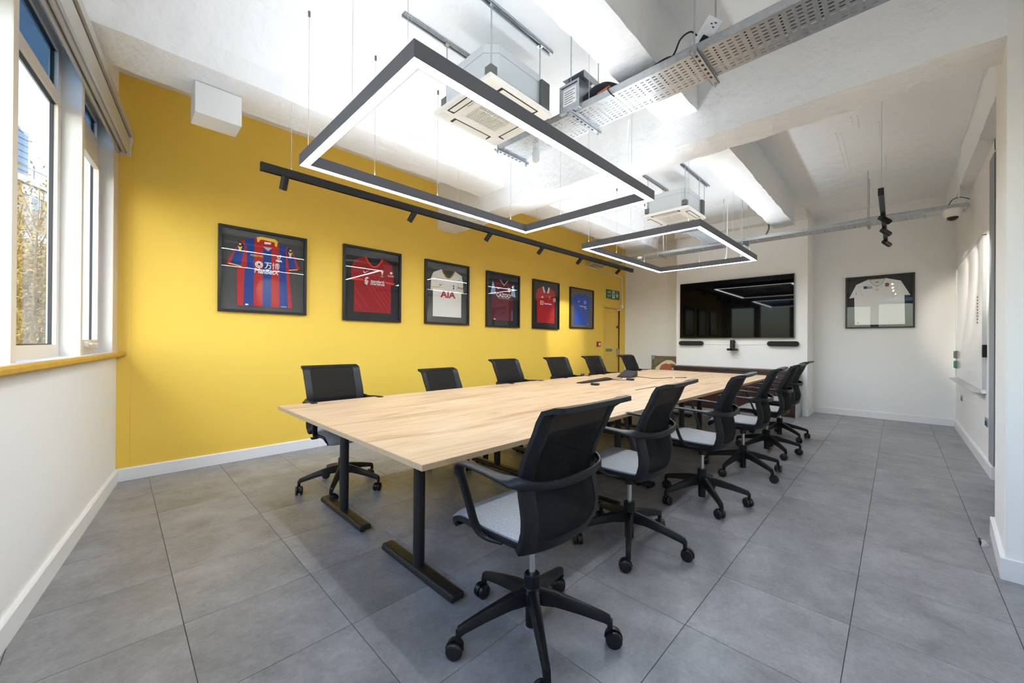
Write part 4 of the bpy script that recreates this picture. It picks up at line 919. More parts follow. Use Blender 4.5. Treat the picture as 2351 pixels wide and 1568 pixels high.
# the two characters, stroke by stroke
def strokes(lst, u0, v0, su, sv, wd):
    for ln in lst: s.band('character_stroke', [(u0+a*su, v0+b*sv) for a, b in ln], wd, 'j_white', 3)
strokes([[(0.0, 0.92), (1.0, 0.92)], [(0.40, 0.9), (0.38, 0.55), (0.25, 0.2), (0.03, 0.02)], [(0.40, 0.58), (0.85, 0.58), (0.82, 0.12), (0.72, 0.04), (0.55, 0.06)]], 0.495, 0.553, 0.085, 0.085, 0.0085)
strokes([[(0.0, 0.65), (0.32, 0.65)], [(0.16, 0.98), (0.16, 0.0)], [(0.40, 0.86), (1.0, 0.86)], [(0.70, 1.0), (0.70, 0.38)], [(0.47, 0.74), (0.95, 0.74), (0.95, 0.42)], [(0.47, 0.74), (0.47, 0.42)], [(0.47, 0.57), (0.95, 0.57)], [(0.38, 0.32), (1.0, 0.32)], [(0.80, 0.40), (0.80, 0.04), (0.66, 0.04)], [(0.48, 0.22), (0.58, 0.12)]], 0.588, 0.553, 0.09, 0.09, 0.0058)
s.poly('crest', [(0.645, 0.75), (0.665, 0.74), (0.672, 0.72), (0.68, 0.76), (0.70, 0.755), (0.69, 0.71), (0.675, 0.69), (0.66, 0.69), (0.65, 0.715)], 'j_lblue', 4); s.poly('crest', [(0.632, 0.685), (0.65, 0.69), (0.67, 0.682), (0.69, 0.69), (0.71, 0.678), (0.708, 0.66), (0.69, 0.668), (0.67, 0.66), (0.648, 0.668), (0.634, 0.668)], 'j_white', 4)
s.poly('crest', [(0.662, 0.735), (0.668, 0.715), (0.678, 0.705), (0.68, 0.725), (0.672, 0.74)], 'j_red', 5)
s.poly('hem_tag', [(0.27, 0.062), (0.305, 0.062), (0.305, 0.08), (0.27, 0.08)], 'j_white', 2); s.poly('hem_tag', [(0.70, 0.066), (0.775, 0.066), (0.775, 0.072), (0.70, 0.072)], 'j_white', 2)
# common red / white / blue tee outline
def tee(col, lc0, lc1, cuffs=(0.115, 0.55), body=(0.157, 0.847, 0.10), sh=0.838, sl=None, neckv=0.895, nu=(0.36, 0.67), outer=0.10, slcol=None):
    """body with two short sleeves; lc0/lc1 layers"""
    b0, b1, bv = body; n0, n1 = nu
    mid = (n0+n1)/2
    neck = [(n1-(n1-n0)*i/8, neckv-math.sin(math.pi*i/8)**0.8*lc0) for i in range(9)]
    s.base([(b0, bv), (b1, bv), (b1, 0.60), (b1+0.015, sh), (n1+0.01, neckv+0.01)]+neck+[(n0-0.01, neckv+0.01), (b0+0.01, sh), (b0, 0.60)], col)
    c0, cv = cuffs; sc = slcol or col
    L_ = [(b0+0.04, sh+0.008), (b0-0.005, sh-0.02), (outer+0.012, 0.74), (c0-0.012, cv), (0.31, cv+0.008), (0.285, 0.70)]
    s.poly('sleeve', L_, sc, 1); s.poly('sleeve', mirror(L_), sc, 1)
    return neck
# 2: dark red
w_, h_, lc, rz = on_left(1.905, 2.670, 1.470, 2.387)
t, s = shirt_frame('framed dark red football shirt with orange-red collar and cuffs', w_, h_, lc, rz, 'backing_dark')
nk = tee('j_lred', 0.125, 0)
s.band('collar', [(u, v) for u, v in nk], 0.018, 'j_orange', 3)
s.poly('cuff_stripe', [(0.103, 0.548), (0.315, 0.553), (0.315, 0.578), (0.103, 0.576)], 'j_orange', 3); s.poly('cuff_stripe', [(0.715, 0.553), (0.905, 0.537), (0.905, 0.565), (0.715, 0.578)], 'j_orange', 3)
for i in range(7):
    a0 = -0.15+0.165*i; p0 = (0.16+max(0, a0), 0.78+min(0, a0)*1.0); ln = 0.80
    x0, y0 = 0.165+0.105*i, 0.74-0.02*i
    x1 = min(0.845, x0+0.55); y1 = max(0.105, y0-(x1-x0)*1.12); x1 = x0+(y0-y1)/1.12
    s.band('diagonal_line', [(x0, y0), (x1, y1)], 0.0028, 'j_orange', 1)
for a, b_ in (((0.165, 0.46), (0.42, 0.17)), ((0.165, 0.30), (0.30, 0.13))): s.band('diagonal_line', [a, b_], 0.0028, 'j_orange', 1)
s.swoosh(0.38, 0.692, 0.115, 'j_white', 3)
s.text('standard', 0.575, 0.562, 0.245, 'j_white', 3, bold=0.015); s.text('chartered', 0.58, 0.525, 0.262, 'j_white', 3, bold=0.015)
for ln in ([(0.398, 0.612), (0.352, 0.585), (0.408, 0.543)], [(0.346, 0.560), (0.400, 0.520)], [(0.346, 0.530), (0.388, 0.500)], [(0.372, 0.590), (0.412, 0.600)]): s.band('sponsor_emblem', ln, 0.012, 'j_white', 3)
s.poly('crest', [(0.645, 0.735), (0.665, 0.745), (0.675, 0.728), (0.695, 0.74), (0.69, 0.705), (0.68, 0.69), (0.675, 0.665), (0.66, 0.665), (0.662, 0.69), (0.648, 0.705)], 'j_cream', 3); s.text('LFC', 0.667, 0.645, 0.055, 'j_cream', 3)
s.disc('sleeve_emblem', 0.845, 0.715, 0.024, 'j_white', 3); s.text('Expedia', 0.84, 0.668, 0.115, 'j_white', 3, bold=0.02)
# 3: white
w_, h_, lc, rz = on_left(3.045, 3.837, 1.475, 2.386)
t, s = shirt_frame('framed white football shirt with red AIA lettering', w_, h_, lc, rz, 'backing')
nk = tee('j_offwhite', 0.13, 0)
s.band('collar', nk, 0.016, 'j_yellow', 3); s.band('collar_edge', nk, 0.006, 'j_navy', 4)
s.band('sleeve_seam', [(0.835, 0.815), (0.78, 0.74), (0.735, 0.60)], 0.003, 'j_black', 2)
s.poly('cuff_stripe', [(0.10, 0.568), (0.31, 0.598), (0.31, 0.612), (0.10, 0.585)], 'j_yellow', 3); s.poly('cuff_stripe', [(0.715, 0.585), (0.90, 0.537), (0.90, 0.552), (0.715, 0.60)], 'j_yellow', 3)
s.text('AIA', 0.51, 0.485, 0.37, 'j_aiared', 3, ht=0.115, bold=0.03)
s.swoosh(0.355, 0.645, 0.095, 'j_black', 3); s.disc('crest', 0.647, 0.598, 0.016, 'j_navy', 3); s.poly('crest', [(0.632, 0.65), (0.645, 0.625), (0.645, 0.61), (0.652, 0.61), (0.655, 0.63), (0.672, 0.645), (0.655, 0.645), (0.647, 0.668)], 'j_navy', 3)
s.text('cinch', 0.825, 0.625, 0.15, 'j_blue', 4, bold=0.01, rotv=-0.1)
# 4: claret with sky-blue sleeves
w_, h_, lc, rz = on_left(4.201, 4.977, 1.470, 2.379)
t, s = shirt_frame('framed claret football shirt with sky blue sleeves', w_, h_, lc, rz, 'backing_dark')
s.base([(0.137, 0.105), (0.828, 0.105), (0.828, 0.60), (0.80, 0.84), (0.64, 0.90), (0.525, 0.80), (0.395, 0.905), (0.20, 0.85), (0.137, 0.60)], 'j_claret')
s.poly('sleeve', [(0.165, 0.86), (0.10, 0.60), (0.275, 0.605), (0.23, 0.74)], 'j_sky', 1); s.poly('sleeve', [(0.845, 0.845), (0.915, 0.585), (0.745, 0.61), (0.79, 0.74)], 'j_sky', 1)
s.band('collar', [(0.395, 0.90), (0.525, 0.795), (0.64, 0.895)], 0.010, 'j_offwhite', 2)
s.text('CAZOO', 0.507, 0.60, 0.46, 'j_white', 2, ht=0.075, bold=0.03); s.text('Search. Drive. Smile.', 0.507, 0.545, 0.36, 'j_white', 2)
s.shield(0.69, 0.715, 0.10, 'j_sky', 2); s.shield(0.69, 0.705, 0.06, 'j_yellow', 3); s.disc('maker_mark', 0.34, 0.73, 0.022, 'j_offwhite', 2)
for i in range(3):
    for q in (-1, 1): s.band('chevron_line', [(0.525, 0.20+0.11*i), (0.525+q*0.17, 0.34+0.11*i)], 0.003, 'j_mured', 1)
s.poly('side_stripe', [(0.79, 0.11), (0.80, 0.11), (0.80, 0.32), (0.79, 0.32)], 'j_sky', 2); s.poly('hem_tag', [(0.20, 0.115), (0.26, 0.115), (0.26, 0.135), (0.20, 0.135)], 'j_offwhite', 2)
# 5: bright red with white collar
w_, h_, lc, rz = on_left(5.330, 6.104, 1.474, 2.380)
t, s = shirt_frame('framed red football shirt with a white zigzag polo collar', w_, h_, lc, rz, 'backing_dark')
nk = tee('j_mured', 0.11, 0, cuffs=(0.12, 0.575), nu=(0.37, 0.62), body=(0.15, 0.857, 0.105))
s.poly('collar', [(0.355, 0.90), (0.40, 0.905), (0.47, 0.775), (0.45, 0.765), (0.40, 0.785)], 'j_white', 3); s.poly('collar', [(0.60, 0.905), (0.645, 0.895), (0.625, 0.785), (0.56, 0.765), (0.545, 0.78)], 'j_white', 3)
for i in range(5): s.disc('collar_notch', 0.378+0.014*i, 0.885-0.024*i, 0.008, 'j_black', 4, 8); s.disc('collar_notch', 0.622-0.010*i, 0.885-0.024*i, 0.008, 'j_black', 4, 8)
s.band('shoulder_stripe', [(0.17, 0.845), (0.33, 0.885)], 0.004, 'j_black', 3); s.band('shoulder_stripe', [(0.68, 0.885), (0.83, 0.845)], 0.004, 'j_black', 3)
s.text('TeamViewer', 0.575, 0.535, 0.33, 'j_white', 3, bold=0.03, ht=0.038); s.poly('sponsor_emblem', [(0.275, 0.50), (0.385, 0.50), (0.385, 0.585), (0.275, 0.585)], 'j_white', 3); s.disc('sponsor_emblem', 0.33, 0.542, 0.040, 'j_mured', 4); s.poly('sponsor_emblem', [(0.297, 0.537), (0.363, 0.537), (0.363, 0.548), (0.297, 0.548)], 'j_white', 5)
for i in range(3): s.poly('maker_mark', [(0.30+0.032*i, 0.655), (0.325+0.032*i, 0.655), (0.315+0.03*i, 0.672+0.013*i), (0.298+0.028*i, 0.668+0.012*i)], 'j_white', 3)
s.shield(0.65, 0.675, 0.075, 'j_gold', 3); s.disc('crest', 0.65, 0.675, 0.02, 'j_mured', 4)
for i in range(4): s.band('sleeve_emblem', [(0.80, 0.60+0.022*i), (0.91, 0.61+0.022*i)], 0.008, 'j_white', 3)
# 6: blue
w_, h_, lc, rz = on_left(6.467, 7.325, 1.520, 2.360)
t, s = shirt_frame('framed royal blue football shirt on a grey-brown mount beside the fire door', w_, h_, lc, rz, 'backing_warm', bar=0.02)
nk = tee('j_chel', 0.07, 0, cuffs=(0.085, 0.575), nu=(0.40, 0.63), body=(0.17, 0.85, 0.075), outer=0.08)
s.band('collar', nk, 0.012, 'j_blue', 3)
s.band('sleeve_seam', [(0.20, 0.80), (0.28, 0.60)], 0.004, 'j_navy', 2); s.band('sleeve_seam', [(0.80, 0.80), (0.73, 0.60)], 0.004, 'j_navy', 2)
s.text('YOKOHAMA', 0.55, 0.56, 0.30, 'j_white', 3, bold=0.03, ht=0.035); s.text('TYRES', 0.66, 0.515, 0.12, 'j_white', 3, bold=0.02); s.poly('sponsor_emblem', [(0.345, 0.55), (0.36, 0.545), (0.40, 0.578), (0.37, 0.582), (0.355, 0.565)], 'j_red', 3)
s.swoosh(0.39, 0.69, 0.11, 'j_white', 3); s.disc('crest', 0.65, 0.675, 0.042, 'j_white', 3); s.disc('crest', 0.65, 0.675, 0.026, 'j_chel', 4); s.disc('hem_tag', 0.78, 0.095, 0.012, 'j_white', 3)
# 7: white rugby shirt on the far wall
t, s = shirt_frame('framed white rugby shirt on the far wall right of the screen', 0.835, 0.872, (XF, 0.213, 1.931), R(-90), 'backing_dark', bar=0.022)
s.base([(0.125, 0.045), (0.89, 0.045), (0.88, 0.62), (0.83, 0.89), (0.60, 0.965), (0.55, 0.86), (0.475, 0.80), (0.40, 0.86), (0.35, 0.965), (0.15, 0.87), (0.115, 0.62)], 'j_white')
s.poly('sleeve', [(0.17, 0.875), (0.145, 0.865), (0.03, 0.595), (0.25, 0.63), (0.20, 0.74)], 'j_white', 1); s.poly('sleeve', [(0.82, 0.885), (0.84, 0.865), (0.965, 0.60), (0.71, 0.62), (0.78, 0.74)], 'j_white', 1)
s.poly('collar_back', [(0.355, 0.955), (0.595, 0.955), (0.555, 0.87), (0.475, 0.81), (0.395, 0.87)], 'j_offwhite', 1)
s.band('collar', [(0.35, 0.96), (0.40, 0.86), (0.475, 0.80), (0.55, 0.86), (0.60, 0.96)], 0.010, 'j_lblue', 2)
s.band('seam', [(0.175, 0.82), (0.40, 0.86)], 0.003, 'j_lblue', 2); s.band('seam', [(0.55, 0.86), (0.80, 0.85)], 0.003, 'j_lblue', 2); s.band('seam', [(0.79, 0.80), (0.71, 0.62)], 0.003, 'j_lblue', 2); s.band('seam', [(0.18, 0.80), (0.25, 0.64)], 0.003, 'j_lblue', 2)
s.poly('event_badge', [(0.265, 0.775), (0.32, 0.775), (0.32, 0.825), (0.265, 0.825)], 'j_blue', 3); s.text('RUGBY', 0.365, 0.81, 0.08, 'j_navy', 3, bold=0.02); s.text('2015', 0.365, 0.785, 0.08, 'j_navy', 3, bold=0.02)
s.text('CCC', 0.475, 0.745, 0.055, 'j_red', 3, bold=0.03); s.text('CANTERBURY', 0.475, 0.722, 0.05, 'j_red', 3)
for a in range(5): s.disc('rose_petal', 0.625+0.016*math.cos(R(72*a+90)), 0.835+0.017*math.sin(R(72*a+90)), 0.017, 'j_red', 3, 10)
s.disc('rose_centre', 0.625, 0.835, 0.010, 'j_gold', 4, 8)
for a in (-0.022, 0, 0.022): s.poly('rose_leaf', [(0.625+a-0.008, 0.805), (0.625+a, 0.785), (0.625+a+0.008, 0.805), (0.625+a, 0.812)], 'j_green', 3)
s.poly('cup_mark', [(0.132, 0.705), (0.158, 0.705), (0.149, 0.685), (0.152, 0.665), (0.138, 0.665), (0.141, 0.685)], 'j_gold', 3)
s.disc('hem_tag', 0.175, 0.085, 0.016, 'j_lblue', 3); s.poly('neck_label', [(0.455, 0.885), (0.495, 0.885), (0.495, 0.90), (0.455, 0.90)], 'j_red', 3)

# ------------------------------------------------------------------ shirt leaning in the niche
lp = thing('leaning_frame', 'wooden framed cream and rust shirt leaning in the niche', 'framed shirt', (8.62, 3.74, 0.055), R(-90))
lp.rotation_euler = (0, 0, R(-90))
tilt = R(-6)
def lean(name, mb, material, parent=lp):
    o = part(name, mb, material, parent)
    if parent is lp: o.rotation_euler = (tilt, 0, 0)
    return o
lean('frame', MB().box(-0.28, -0.03, 0, 0.45, 0.01, 0.05).box(-0.28, -0.03, 0.83, 0.45, 0.01, 0.88).box(-0.28, -0.03, 0.05, -0.235, 0.01, 0.83).box(0.405, -0.03, 0.05, 0.45, 0.01, 0.83), 'crate_wood')
lean('backing_board', box(-0.24, -0.004, 0.04, 0.41, 0.004, 0.84), 'crate_wood')
js = lean('jersey', MB().prism([(-0.12, 0.1), (0.30, 0.1), (0.31, 0.55), (0.36, 0.58), (0.25, 0.745), (0.16, 0.79), (0.06, 0.79), (-0.06, 0.74), (-0.20, 0.60), (-0.12, 0.5)], -0.012, -0.006), 'j_cream')
lean('chest_panel', MB().prism([(-0.09, 0.1), (0.27, 0.1), (0.26, 0.70), (0.17, 0.72), (0.11, 0.70), (0.05, 0.72), (-0.05, 0.68), (-0.09, 0.6)], -0.016, -0.011), 'j_rust', js)
for k in (0, 1):
    for q, (a, b_) in enumerate((((-0.19, 0.62+0.03*k), (-0.02, 0.755+0.018*k)), ((0.24, 0.755+0.018*k), (0.36, 0.62+0.03*k)))):
        n_ = 0.004; lean('shoulder_stripe', MB().prism([(a[0], a[1]), (b_[0], b_[1]), (b_[0], b_[1]+0.008), (a[0], a[1]+0.008)], -0.016, -0.011), 'j_black', js)
lean('corner_protector', MB().box(-0.29, -0.036, 0.80, -0.21, 0.014, 0.892), 'bubble_blue')
lean('glass', box(-0.235, -0.026, 0.05, 0.405, -0.024, 0.83), 'frame_glass')

# ------------------------------------------------------------------ screen, speakers, camera, sideboard
tv = thing('television', 'large black wall-mounted television on the far wall', 'television', (XT, 2.215, 1.88), R(-90))
W2, H2 = 0.965, 0.557
part('casing', MB().box(-W2+0.01, -0.052, -H2+0.01, W2-0.01, -0.012, H2-0.01), 'tv_frame', tv, bevel=0.004)
part('bezel', MB().box(-W2, -0.058, -H2, W2, -0.045, -H2+0.014).box(-W2, -0.058, H2-0.009, W2, -0.045, H2).box(-W2, -0.058, -H2, -W2+0.009, -0.045, H2).box(W2-0.009, -0.058, -H2, W2, -0.045, H2), 'tv_frame', tv)
part('screen', MB().box(-W2+0.009, -0.0555, -H2+0.014, W2-0.009, -0.05, H2-0.009), 'screen', tv)
part('wall_bracket', box(-0.25, -0.012, -0.2, 0.25, -0.0005, 0.2), 'black_metal', tv)
part('logo_plate', box(-0.03, -0.060, -H2-0.006, 0.03, -0.05, -H2+0.001), 'steel', tv)
for (yc, hl, lab) in ((2.965, 0.235, 'slim black pill-shaped wall speaker under the left of the television'), (1.415, 0.232, 'slim black pill-shaped wall speaker under the right of the television')):
    sp_ = thing('wall_speaker', lab, 'speaker', (XT, yc, 1.226), R(-90), 'speakers under the television'); r_ = 0.045
    pl = arc(hl-r_, 0, r_, -90, 90, 12)+arc(-hl+r_, 0, r_, 90, 270, 12)
    part('casing', MB().prism(pl, -0.062, -0.001), 'black_plastic', sp_, smooth=True, ang=50)
    part('cloth_front', MB().prism([(p[0]*0.985, p[1]*0.95) for p in pl], -0.066, -0.06), 'speaker_cloth', sp_)
wc = thing('conference_camera', 'black video conference camera hanging under the television', 'camera', (XT, 2.19, 1.205), R(-90))
part('wall_mount', MB().box(-0.03, -0.06, 0.03, 0.03, -0.001, 0.06).box(-0.012, -0.10, 0.048, 0.012, -0.001, 0.06), 'black_metal', wc)
part('neck', MB().cyl((0, -0.10, -0.075), (0, -0.10, 0.085), 0.042, n=24), 'wheel', wc, smooth=True)
part('head', MB().prism(rrect(-0.085, -0.112, 0.085, -0.072, 0.02), -0.16, -0.04), 'black_plastic', wc, bevel=0.006)
part('lens', MB().cyl((0, -0.16, -0.092), (0, -0.168, -0.092), 0.016, n=18), 'screen', wc, smooth=True)
cable('wall_cable', 'thin white cable along the screen wall under the television', [(XT-0.006, 2.73, 1.215), (XT-0.006, 2.5, 1.208), (XT-0.006, 2.19, 1.20), (XT-0.006, 1.9, 1.206), (XT-0.006, 1.65, 1.21)], 0.004, 'white_plastic')
sb = thing('sideboard', 'dark walnut sideboard under the television', 'sideboard', (8.02, 2.185, 0))
part('carcass', box(-0.155, -1.0, 0.0, 0.165, 1.0, 0.735), 'walnut', sb)
part('top', box(-0.175, -1.035, 0.735, 0.172, 1.035, 0.775), 'walnut', sb, bevel=0.002)
part('end_panel', box(-0.170, -1.035, 0.0, 0.170, -1.0, 0.735), 'side_silver', sb, label='silver-grey end panel')
part('end_panel', box(-0.170, 1.0, 0.0, 0.170, 1.035, 0.735), 'side_silver', sb)
for i in range(4):
    y0 = -0.995+0.4975*i; dr = part('door', box(-0.172, y0+0.004, 0.05, -0.156, y0+0.4935, 0.685), 'walnut', sb, bevel=0.002)
    part('handle', box(-0.181, y0+0.24, 0.655, -0.171, y0+0.30, 0.667), 'alu', dr)
part('cable_port', box(-0.178, -0.02, 0.745, -0.174, 0.06, 0.768), 'ac_slot', sb)

# ------------------------------------------------------------------ whiteboard and right-wall fittings
wb = thing('whiteboard', 'large wall-mounted whiteboard on the right-hand wall', 'whiteboard', (7.305, YR, 1.54), R(180))
a, b_ = 1.235, 0.785
part('board', box(-a, -0.018, -b_, a, -0.004, b_), 'whiteboard', wb)
part('frame', MB().box(-a-0.012, -0.026, -b_-0.012, a+0.012, -0.001, -b_+0.008).box(-a-0.012, -0.026, b_-0.008, a+0.012, -0.001, b_+0.012).box(-a-0.012, -0.026, -b_, -a+0.008, -0.001, b_).box(a-0.008, -0.026, -b_, a+0.012, -0.001, b_), 'alu', wb)
part('pen_tray', MB().prism([(-0.020, -b_-0.012), (-0.085, -b_-0.020), (-0.088, -b_-0.008), (-0.020, -b_+0.002)], -a, a, 'yz'), 'alu', wb)
for sx in (-1, 1): part('corner_clip', MB().box(sx*a-0.02, -0.032, -b_-0.015, sx*a+0.02, -0.001, -b_+0.02), 'white_plastic', wb)
for i in range(9):
    mg = thing('round_magnet', 'small dark magnet, %s in the column of nine on the whiteboard' % ('topmost', 'second from top', 'third from top', 'fourth from top', 'middle one', 'fourth from bottom', 'third from bottom', 'second from bottom', 'lowest')[i], 'magnet', (6.46, YR+0.0185, 1.735-0.034*i), R(180), 'column of magnets on the whiteboard')
    part('disc', MB().cyl((0, 0, 0), (0, -0.007, 0), 0.010, n=10), 'magnet_grey', mg, smooth=True)
for z, mt, lab in ((1.085, 'magnet_grey', 'grey board eraser at the far end of the whiteboard'), (0.945, 'magnet_green', 'green board eraser at the far end of the whiteboard')):
    er = thing('board_eraser', lab, 'eraser', (8.44, YR+0.0185, z), R(180))
    part('felt_pad', box(-0.07, -0.012, -0.055, 0.07, 0, 0.055), 'magnet_grey', er); part('grip', box(-0.068, -0.03, -0.052, 0.068, -0.012, 0.052), mt, er, bevel=0.006)
ct = thing('wall_controller', 'white wall controller with a black button strip beside the whiteboard', 'wall controller', (6.13, YR, 1.165), R(180))
part('plate', box(-0.05, -0.012, -0.075, 0.05, -0.001, 0.075), 'white_plastic', ct, bevel=0.003); part('display', box(-0.035, -0.014, 0.0, 0.035, -0.012, 0.05), 'magnet_grey', ct)
part('button_strip', box(0.055, -0.03, -0.065, 0.11, -0.001, 0.06), 'black_plastic', ct, bevel=0.003)
for i in range(5): part('button', box(0.065, -0.033, -0.055+0.023*i, 0.10, -0.030, -0.042+0.023*i), 'alu', ct)
part('hanging_remote', box(-0.02, -0.02, -0.14, 0.03, -0.001, -0.08), 'white_plastic', ct, bevel=0.004)
def wall_socket(loc, rot, lab, material='steel'):
    k = thing('wall_socket', lab, 'socket', loc, rot, 'metal wall sockets')
    p_ = part('face_plate', MB().prism(rrect(-0.073, -0.043, 0.073, 0.043, 0.005), -0.007, -0.001), material, k)
    part('inserts', MB().box(-0.06, -0.0085, -0.034, -0.008, -0.007, 0.012).box(0.008, -0.0085, -0.034, 0.06, -0.007, 0.012), 'black_plastic', p_)
    part('rockers', MB().box(-0.045, -0.010, 0.016, -0.022, -0.007, 0.032).box(0.022, -0.010, 0.016, 0.045, -0.007, 0.032), 'chrome', p_)
wall_socket((8.05, YR, 0.505), R(180), 'metal twin socket low on the right-hand wall under the whiteboard')
wall_socket((6.01, YR, 0.465), R(180), 'metal twin socket low on the right-hand wall beside the grey door edge')
wall_socket((6.95, YW, 0.525), 0, 'metal twin socket low on the yellow wall')
# ------------------------------------------------------------------ signs and alarm point
es = thing('exit_sign', 'green fire exit sign above the yellow door', 'sign', (8.165, YW, 2.352))
part('board', box(-0.285, -0.022, -0.102, 0.285, -0.001, 0.102), 'sign_green', es, bevel=0.002)
text('FIRE', -0.175, 0.042, 0.16, 'sign_cream', es, 0.0225, ht=0.055); text('EXIT', -0.175, -0.042, 0.16, 'sign_cream', es, 0.0225, ht=0.055)
q = lambda name, pts, mt: part(name, MB().prism(pts, -0.0232, -0.022), mt, es)
q('running_man_panel', [(-0.045, -0.085), (0.075, -0.085), (0.075, 0.085), (-0.045, 0.085)], 'sign_cream')
qq = lambda name, pts: part(name, MB().prism(pts, -0.0242, -0.0232), 'sign_green', es)
qq('running_man', arc(0.022, 0.060, 0.012, 0, 330, 11)); qq('running_man', [(-0.005, 0.045), (0.022, 0.045), (0.040, 0.015), (0.060, 0.020), (0.058, 0.005), (0.036, 0.0), (0.024, 0.015), (0.030, -0.015), (0.050, -0.03), (0.040, -0.07), (0.026, -0.07), (0.034, -0.035), (0.010, -0.02), (-0.005, -0.055), (-0.035, -0.055), (-0.035, -0.043), (-0.012, -0.043), (0.002, 0.0), (-0.002, 0.025), (-0.022, 0.012), (-0.022, 0.028)])
q('down_arrow', [(0.165, 0.085), (0.185, 0.085), (0.185, -0.01), (0.225, 0.035), (0.225, 0.0), (0.175, -0.08), (0.125, 0.0), (0.125, 0.035), (0.165, -0.01)], 'sign_cream')
ps = thing('door_sign', 'small green push bar to open sign on the yellow door', 'sign', (8.06, YW+0.025, 1.057))
part('plate', box(-0.135, -0.004, -0.028, 0.135, -0.0005, 0.028), 'sign_green', ps); text('Push bar to open', 0, 0, 0.235, 'sign_cream', ps, 0.0046, ht=0.030, bold=0.01)
cp_ = thing('fire_call_point', 'red fire alarm call point on the yellow wall', 'alarm', (7.55, YW, 1.195))
part('box', box(-0.055, -0.045, -0.055, 0.055, -0.001, 0.055), 'red', cp_, bevel=0.004); part('glass_label', box(-0.03, -0.0475, -0.03, 0.03, -0.045, 0.025), 'white_plastic', cp_); part('press_mark', MB().cyl((0, -0.0475, 0), (0, -0.0485, 0), 0.010, n=12), 'black_plastic', cp_)
# door stop on the floor
ds = thing('door_stop', 'half-dome chrome door stop on the floor by the pillar', 'door stop', (3.72, -0.368, 0))
m = MB(); n = 12; vs = [(0.001*0, 0, 0.034)]
prof_ = [(0.036, 0), (0.034, 0.012), (0.022, 0.028), (0.012, 0.034)]
rings = [[(r_*math.cos(R(180*k/n)), r_*math.sin(R(180*k/n)), z) for k in range(n+1)] for r_, z in prof_]
vs = [p for rg in rings for p in rg]; fs = []
for i in range(len(rings)-1): fs += [(i*(n+1)+k, i*(n+1)+k+1, (i+1)*(n+1)+k+1, (i+1)*(n+1)+k) for k in range(n)]
fs.append(tuple((len(rings)-1)*(n+1)+k for k in range(n+1))); fs.append(tuple(reversed(range(n+1))))
fs.append((0,)+tuple((i)*(n+1) for i in range(1, 4))+tuple(i*(n+1)+n for i in (3, 2, 1, 0)))
m.add(vs, fs); o = part('dome', m, 'chrome', ds, smooth=True); o.rotation_euler = (0, 0, R(180))
part('rubber_face', box(-0.034, -0.003, 0.001, 0.034, 0.002, 0.03), 'black_soft', ds).rotation_euler = (0, 0, R(180))

# ------------------------------------------------------------------ outside the windows
tag(part('ground', box(-60, -20, -3.6, -0.9, 90, -3.4), 'ext_ground'), 'pale ground outside below the windows', 'ground')['kind'] = 'structure'
bd = thing('brick_building', 'pale brick building far down the street outside', 'building', (-4.6, 48.0, 0), R(60.5))
# local x runs along the facade, local -y faces the room
part('wall', box(-14, 0, -3.4, 16, 14, 13.1), 'brick', bd)
part('parapet', box(-14, -0.25, 13.1, 16, 14, 13.6), 'stone', bd)
part('railing', MB().box(-14, 0.3, 14.5, 16, 0.36, 14.56).box(-1.2, 0.3, 13.6, -1.14, 0.36, 14.5).box(0.5, 0.3, 13.6, 0.56, 0.36, 14.5).box(2.2, 0.3, 13.6, 2.26, 0.36, 14.5), 'galv_dark', bd)
ph = part('penthouse', MB().prism([(-0.42, 13.6), (0.95, 13.6), (0.95, 17.4), (0.60, 17.4), (-0.42, 18.2)], 1.0, 6.0), 'zinc', bd)
for i in range(8): part('zinc_seam', box(-0.42, 0.96, 13.95+0.5*i, 0.95, 1.0, 14.0+0.5*i), 'galv_dark', ph)
pg = part('glass_penthouse', box(-4.5, 1.6, 13.6, -0.75, 6.0, 17.4), 'ext_glass', bd)
part('roof_edge', box(-4.7, 1.4, 17.3, -0.5, 6.2, 17.7), 'stone', pg)
part('corner_pier', box(-0.78, 1.2, 13.6, -0.42, 2.0, 17.6), 'stone', bd)
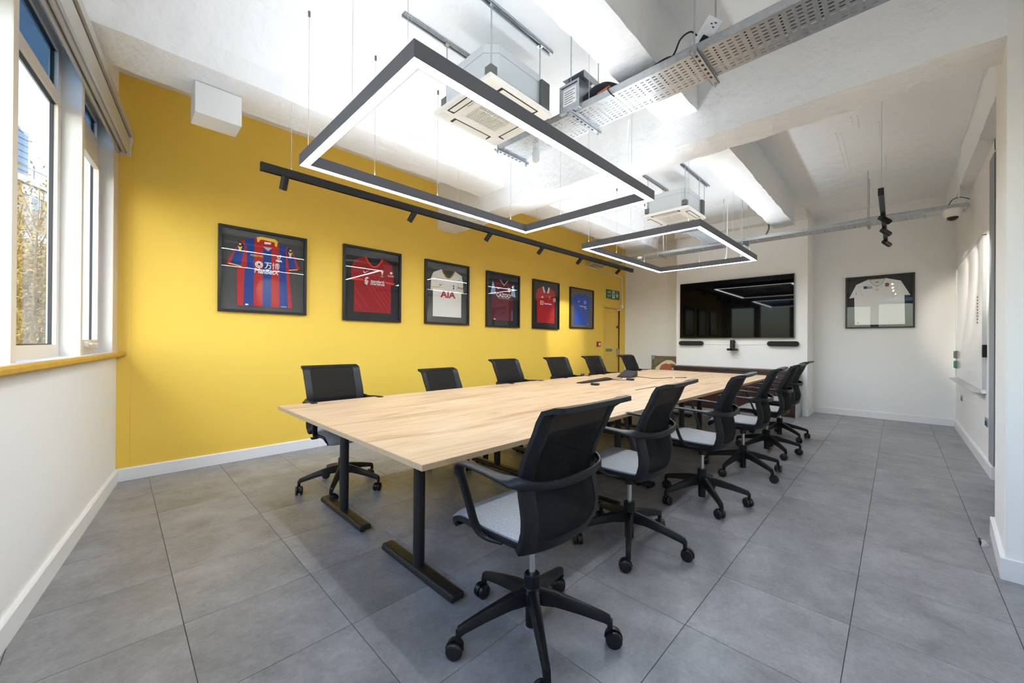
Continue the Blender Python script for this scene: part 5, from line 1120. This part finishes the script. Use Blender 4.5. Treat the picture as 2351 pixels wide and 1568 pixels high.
for i, x in enumerate((-7.3, -3.8, -0.32, 3.2, 6.7)):
    for z in (-0.5, 3.2, 6.6, 10.2):
        wn = part('window', box(x, -0.06, z, x+0.86, 0.05, z+2.1), 'window_white', bd)
        part('pane', box(x+0.1, -0.1, z+0.1, x+0.60, -0.05, z+2.0), 'ext_glass', wn); part('lintel', box(x-0.65, -0.14, z+2.1, x+1.5, 0.0, z+2.75), 'stone', wn)
def tree(label, x, y, h_, spread, seed, leafmat):
    rnd = random.Random(seed); t = thing('bare_tree', label, 'tree', (x, y, -3.4), 0, 'trees outside the windows'); m = MB(); tips = []
    def grow(p, d, L, r_, lev):
        q_ = p+d*L; m.tube([p, p+d*L*0.5+Vector((rnd.uniform(-1, 1), rnd.uniform(-1, 1), 0))*L*0.05, q_], [r_, r_*0.85, r_*0.65], 5)
        if lev == 0: tips.append(q_); return
        for k in range(3 if lev > 1 else 4):
            nd = (d+Vector((rnd.uniform(-1, 1), rnd.uniform(-1, 1), rnd.uniform(-0.1, 0.7)))*spread).normalized(); tips.append(p+d*L*0.7); grow(q_, nd, L*rnd.uniform(0.55, 0.75), r_*0.6, lev-1)
    for k in range(4): grow(Vector((rnd.uniform(-0.3, 0.3), rnd.uniform(-0.3, 0.3), 0)), Vector((rnd.uniform(-0.25, 0.25), rnd.uniform(-0.25, 0.25), 1)).normalized(), h_*0.36, 0.05, 4)
    part('branches', m, 'twig', t)
    lf = MB()
    for p in tips:
        for k in range(26):
            c = p+Vector((rnd.gauss(0, 0.16), rnd.gauss(0, 0.16), rnd.gauss(0, 0.16))); a = Vector((rnd.uniform(-1, 1), rnd.uniform(-1, 1), rnd.uniform(-1, 1))).normalized()*0.026; b_ = a.orthogonal().normalized()*0.011
            lf.add([c-a, c+b_, c+a, c-b_], [(0, 1, 2, 3)])
    o = part('leaves', lf, leafmat, t); o['kind'] = 'stuff'
tree('golden leafed tree outside close to the window', -1.0, 7.6, 6.7, 0.5, 3, 'leaf_gold')
tree('paler golden tree outside behind the nearer tree', -1.35, 12.2, 6.6, 0.5, 5, 'leaf_gold')
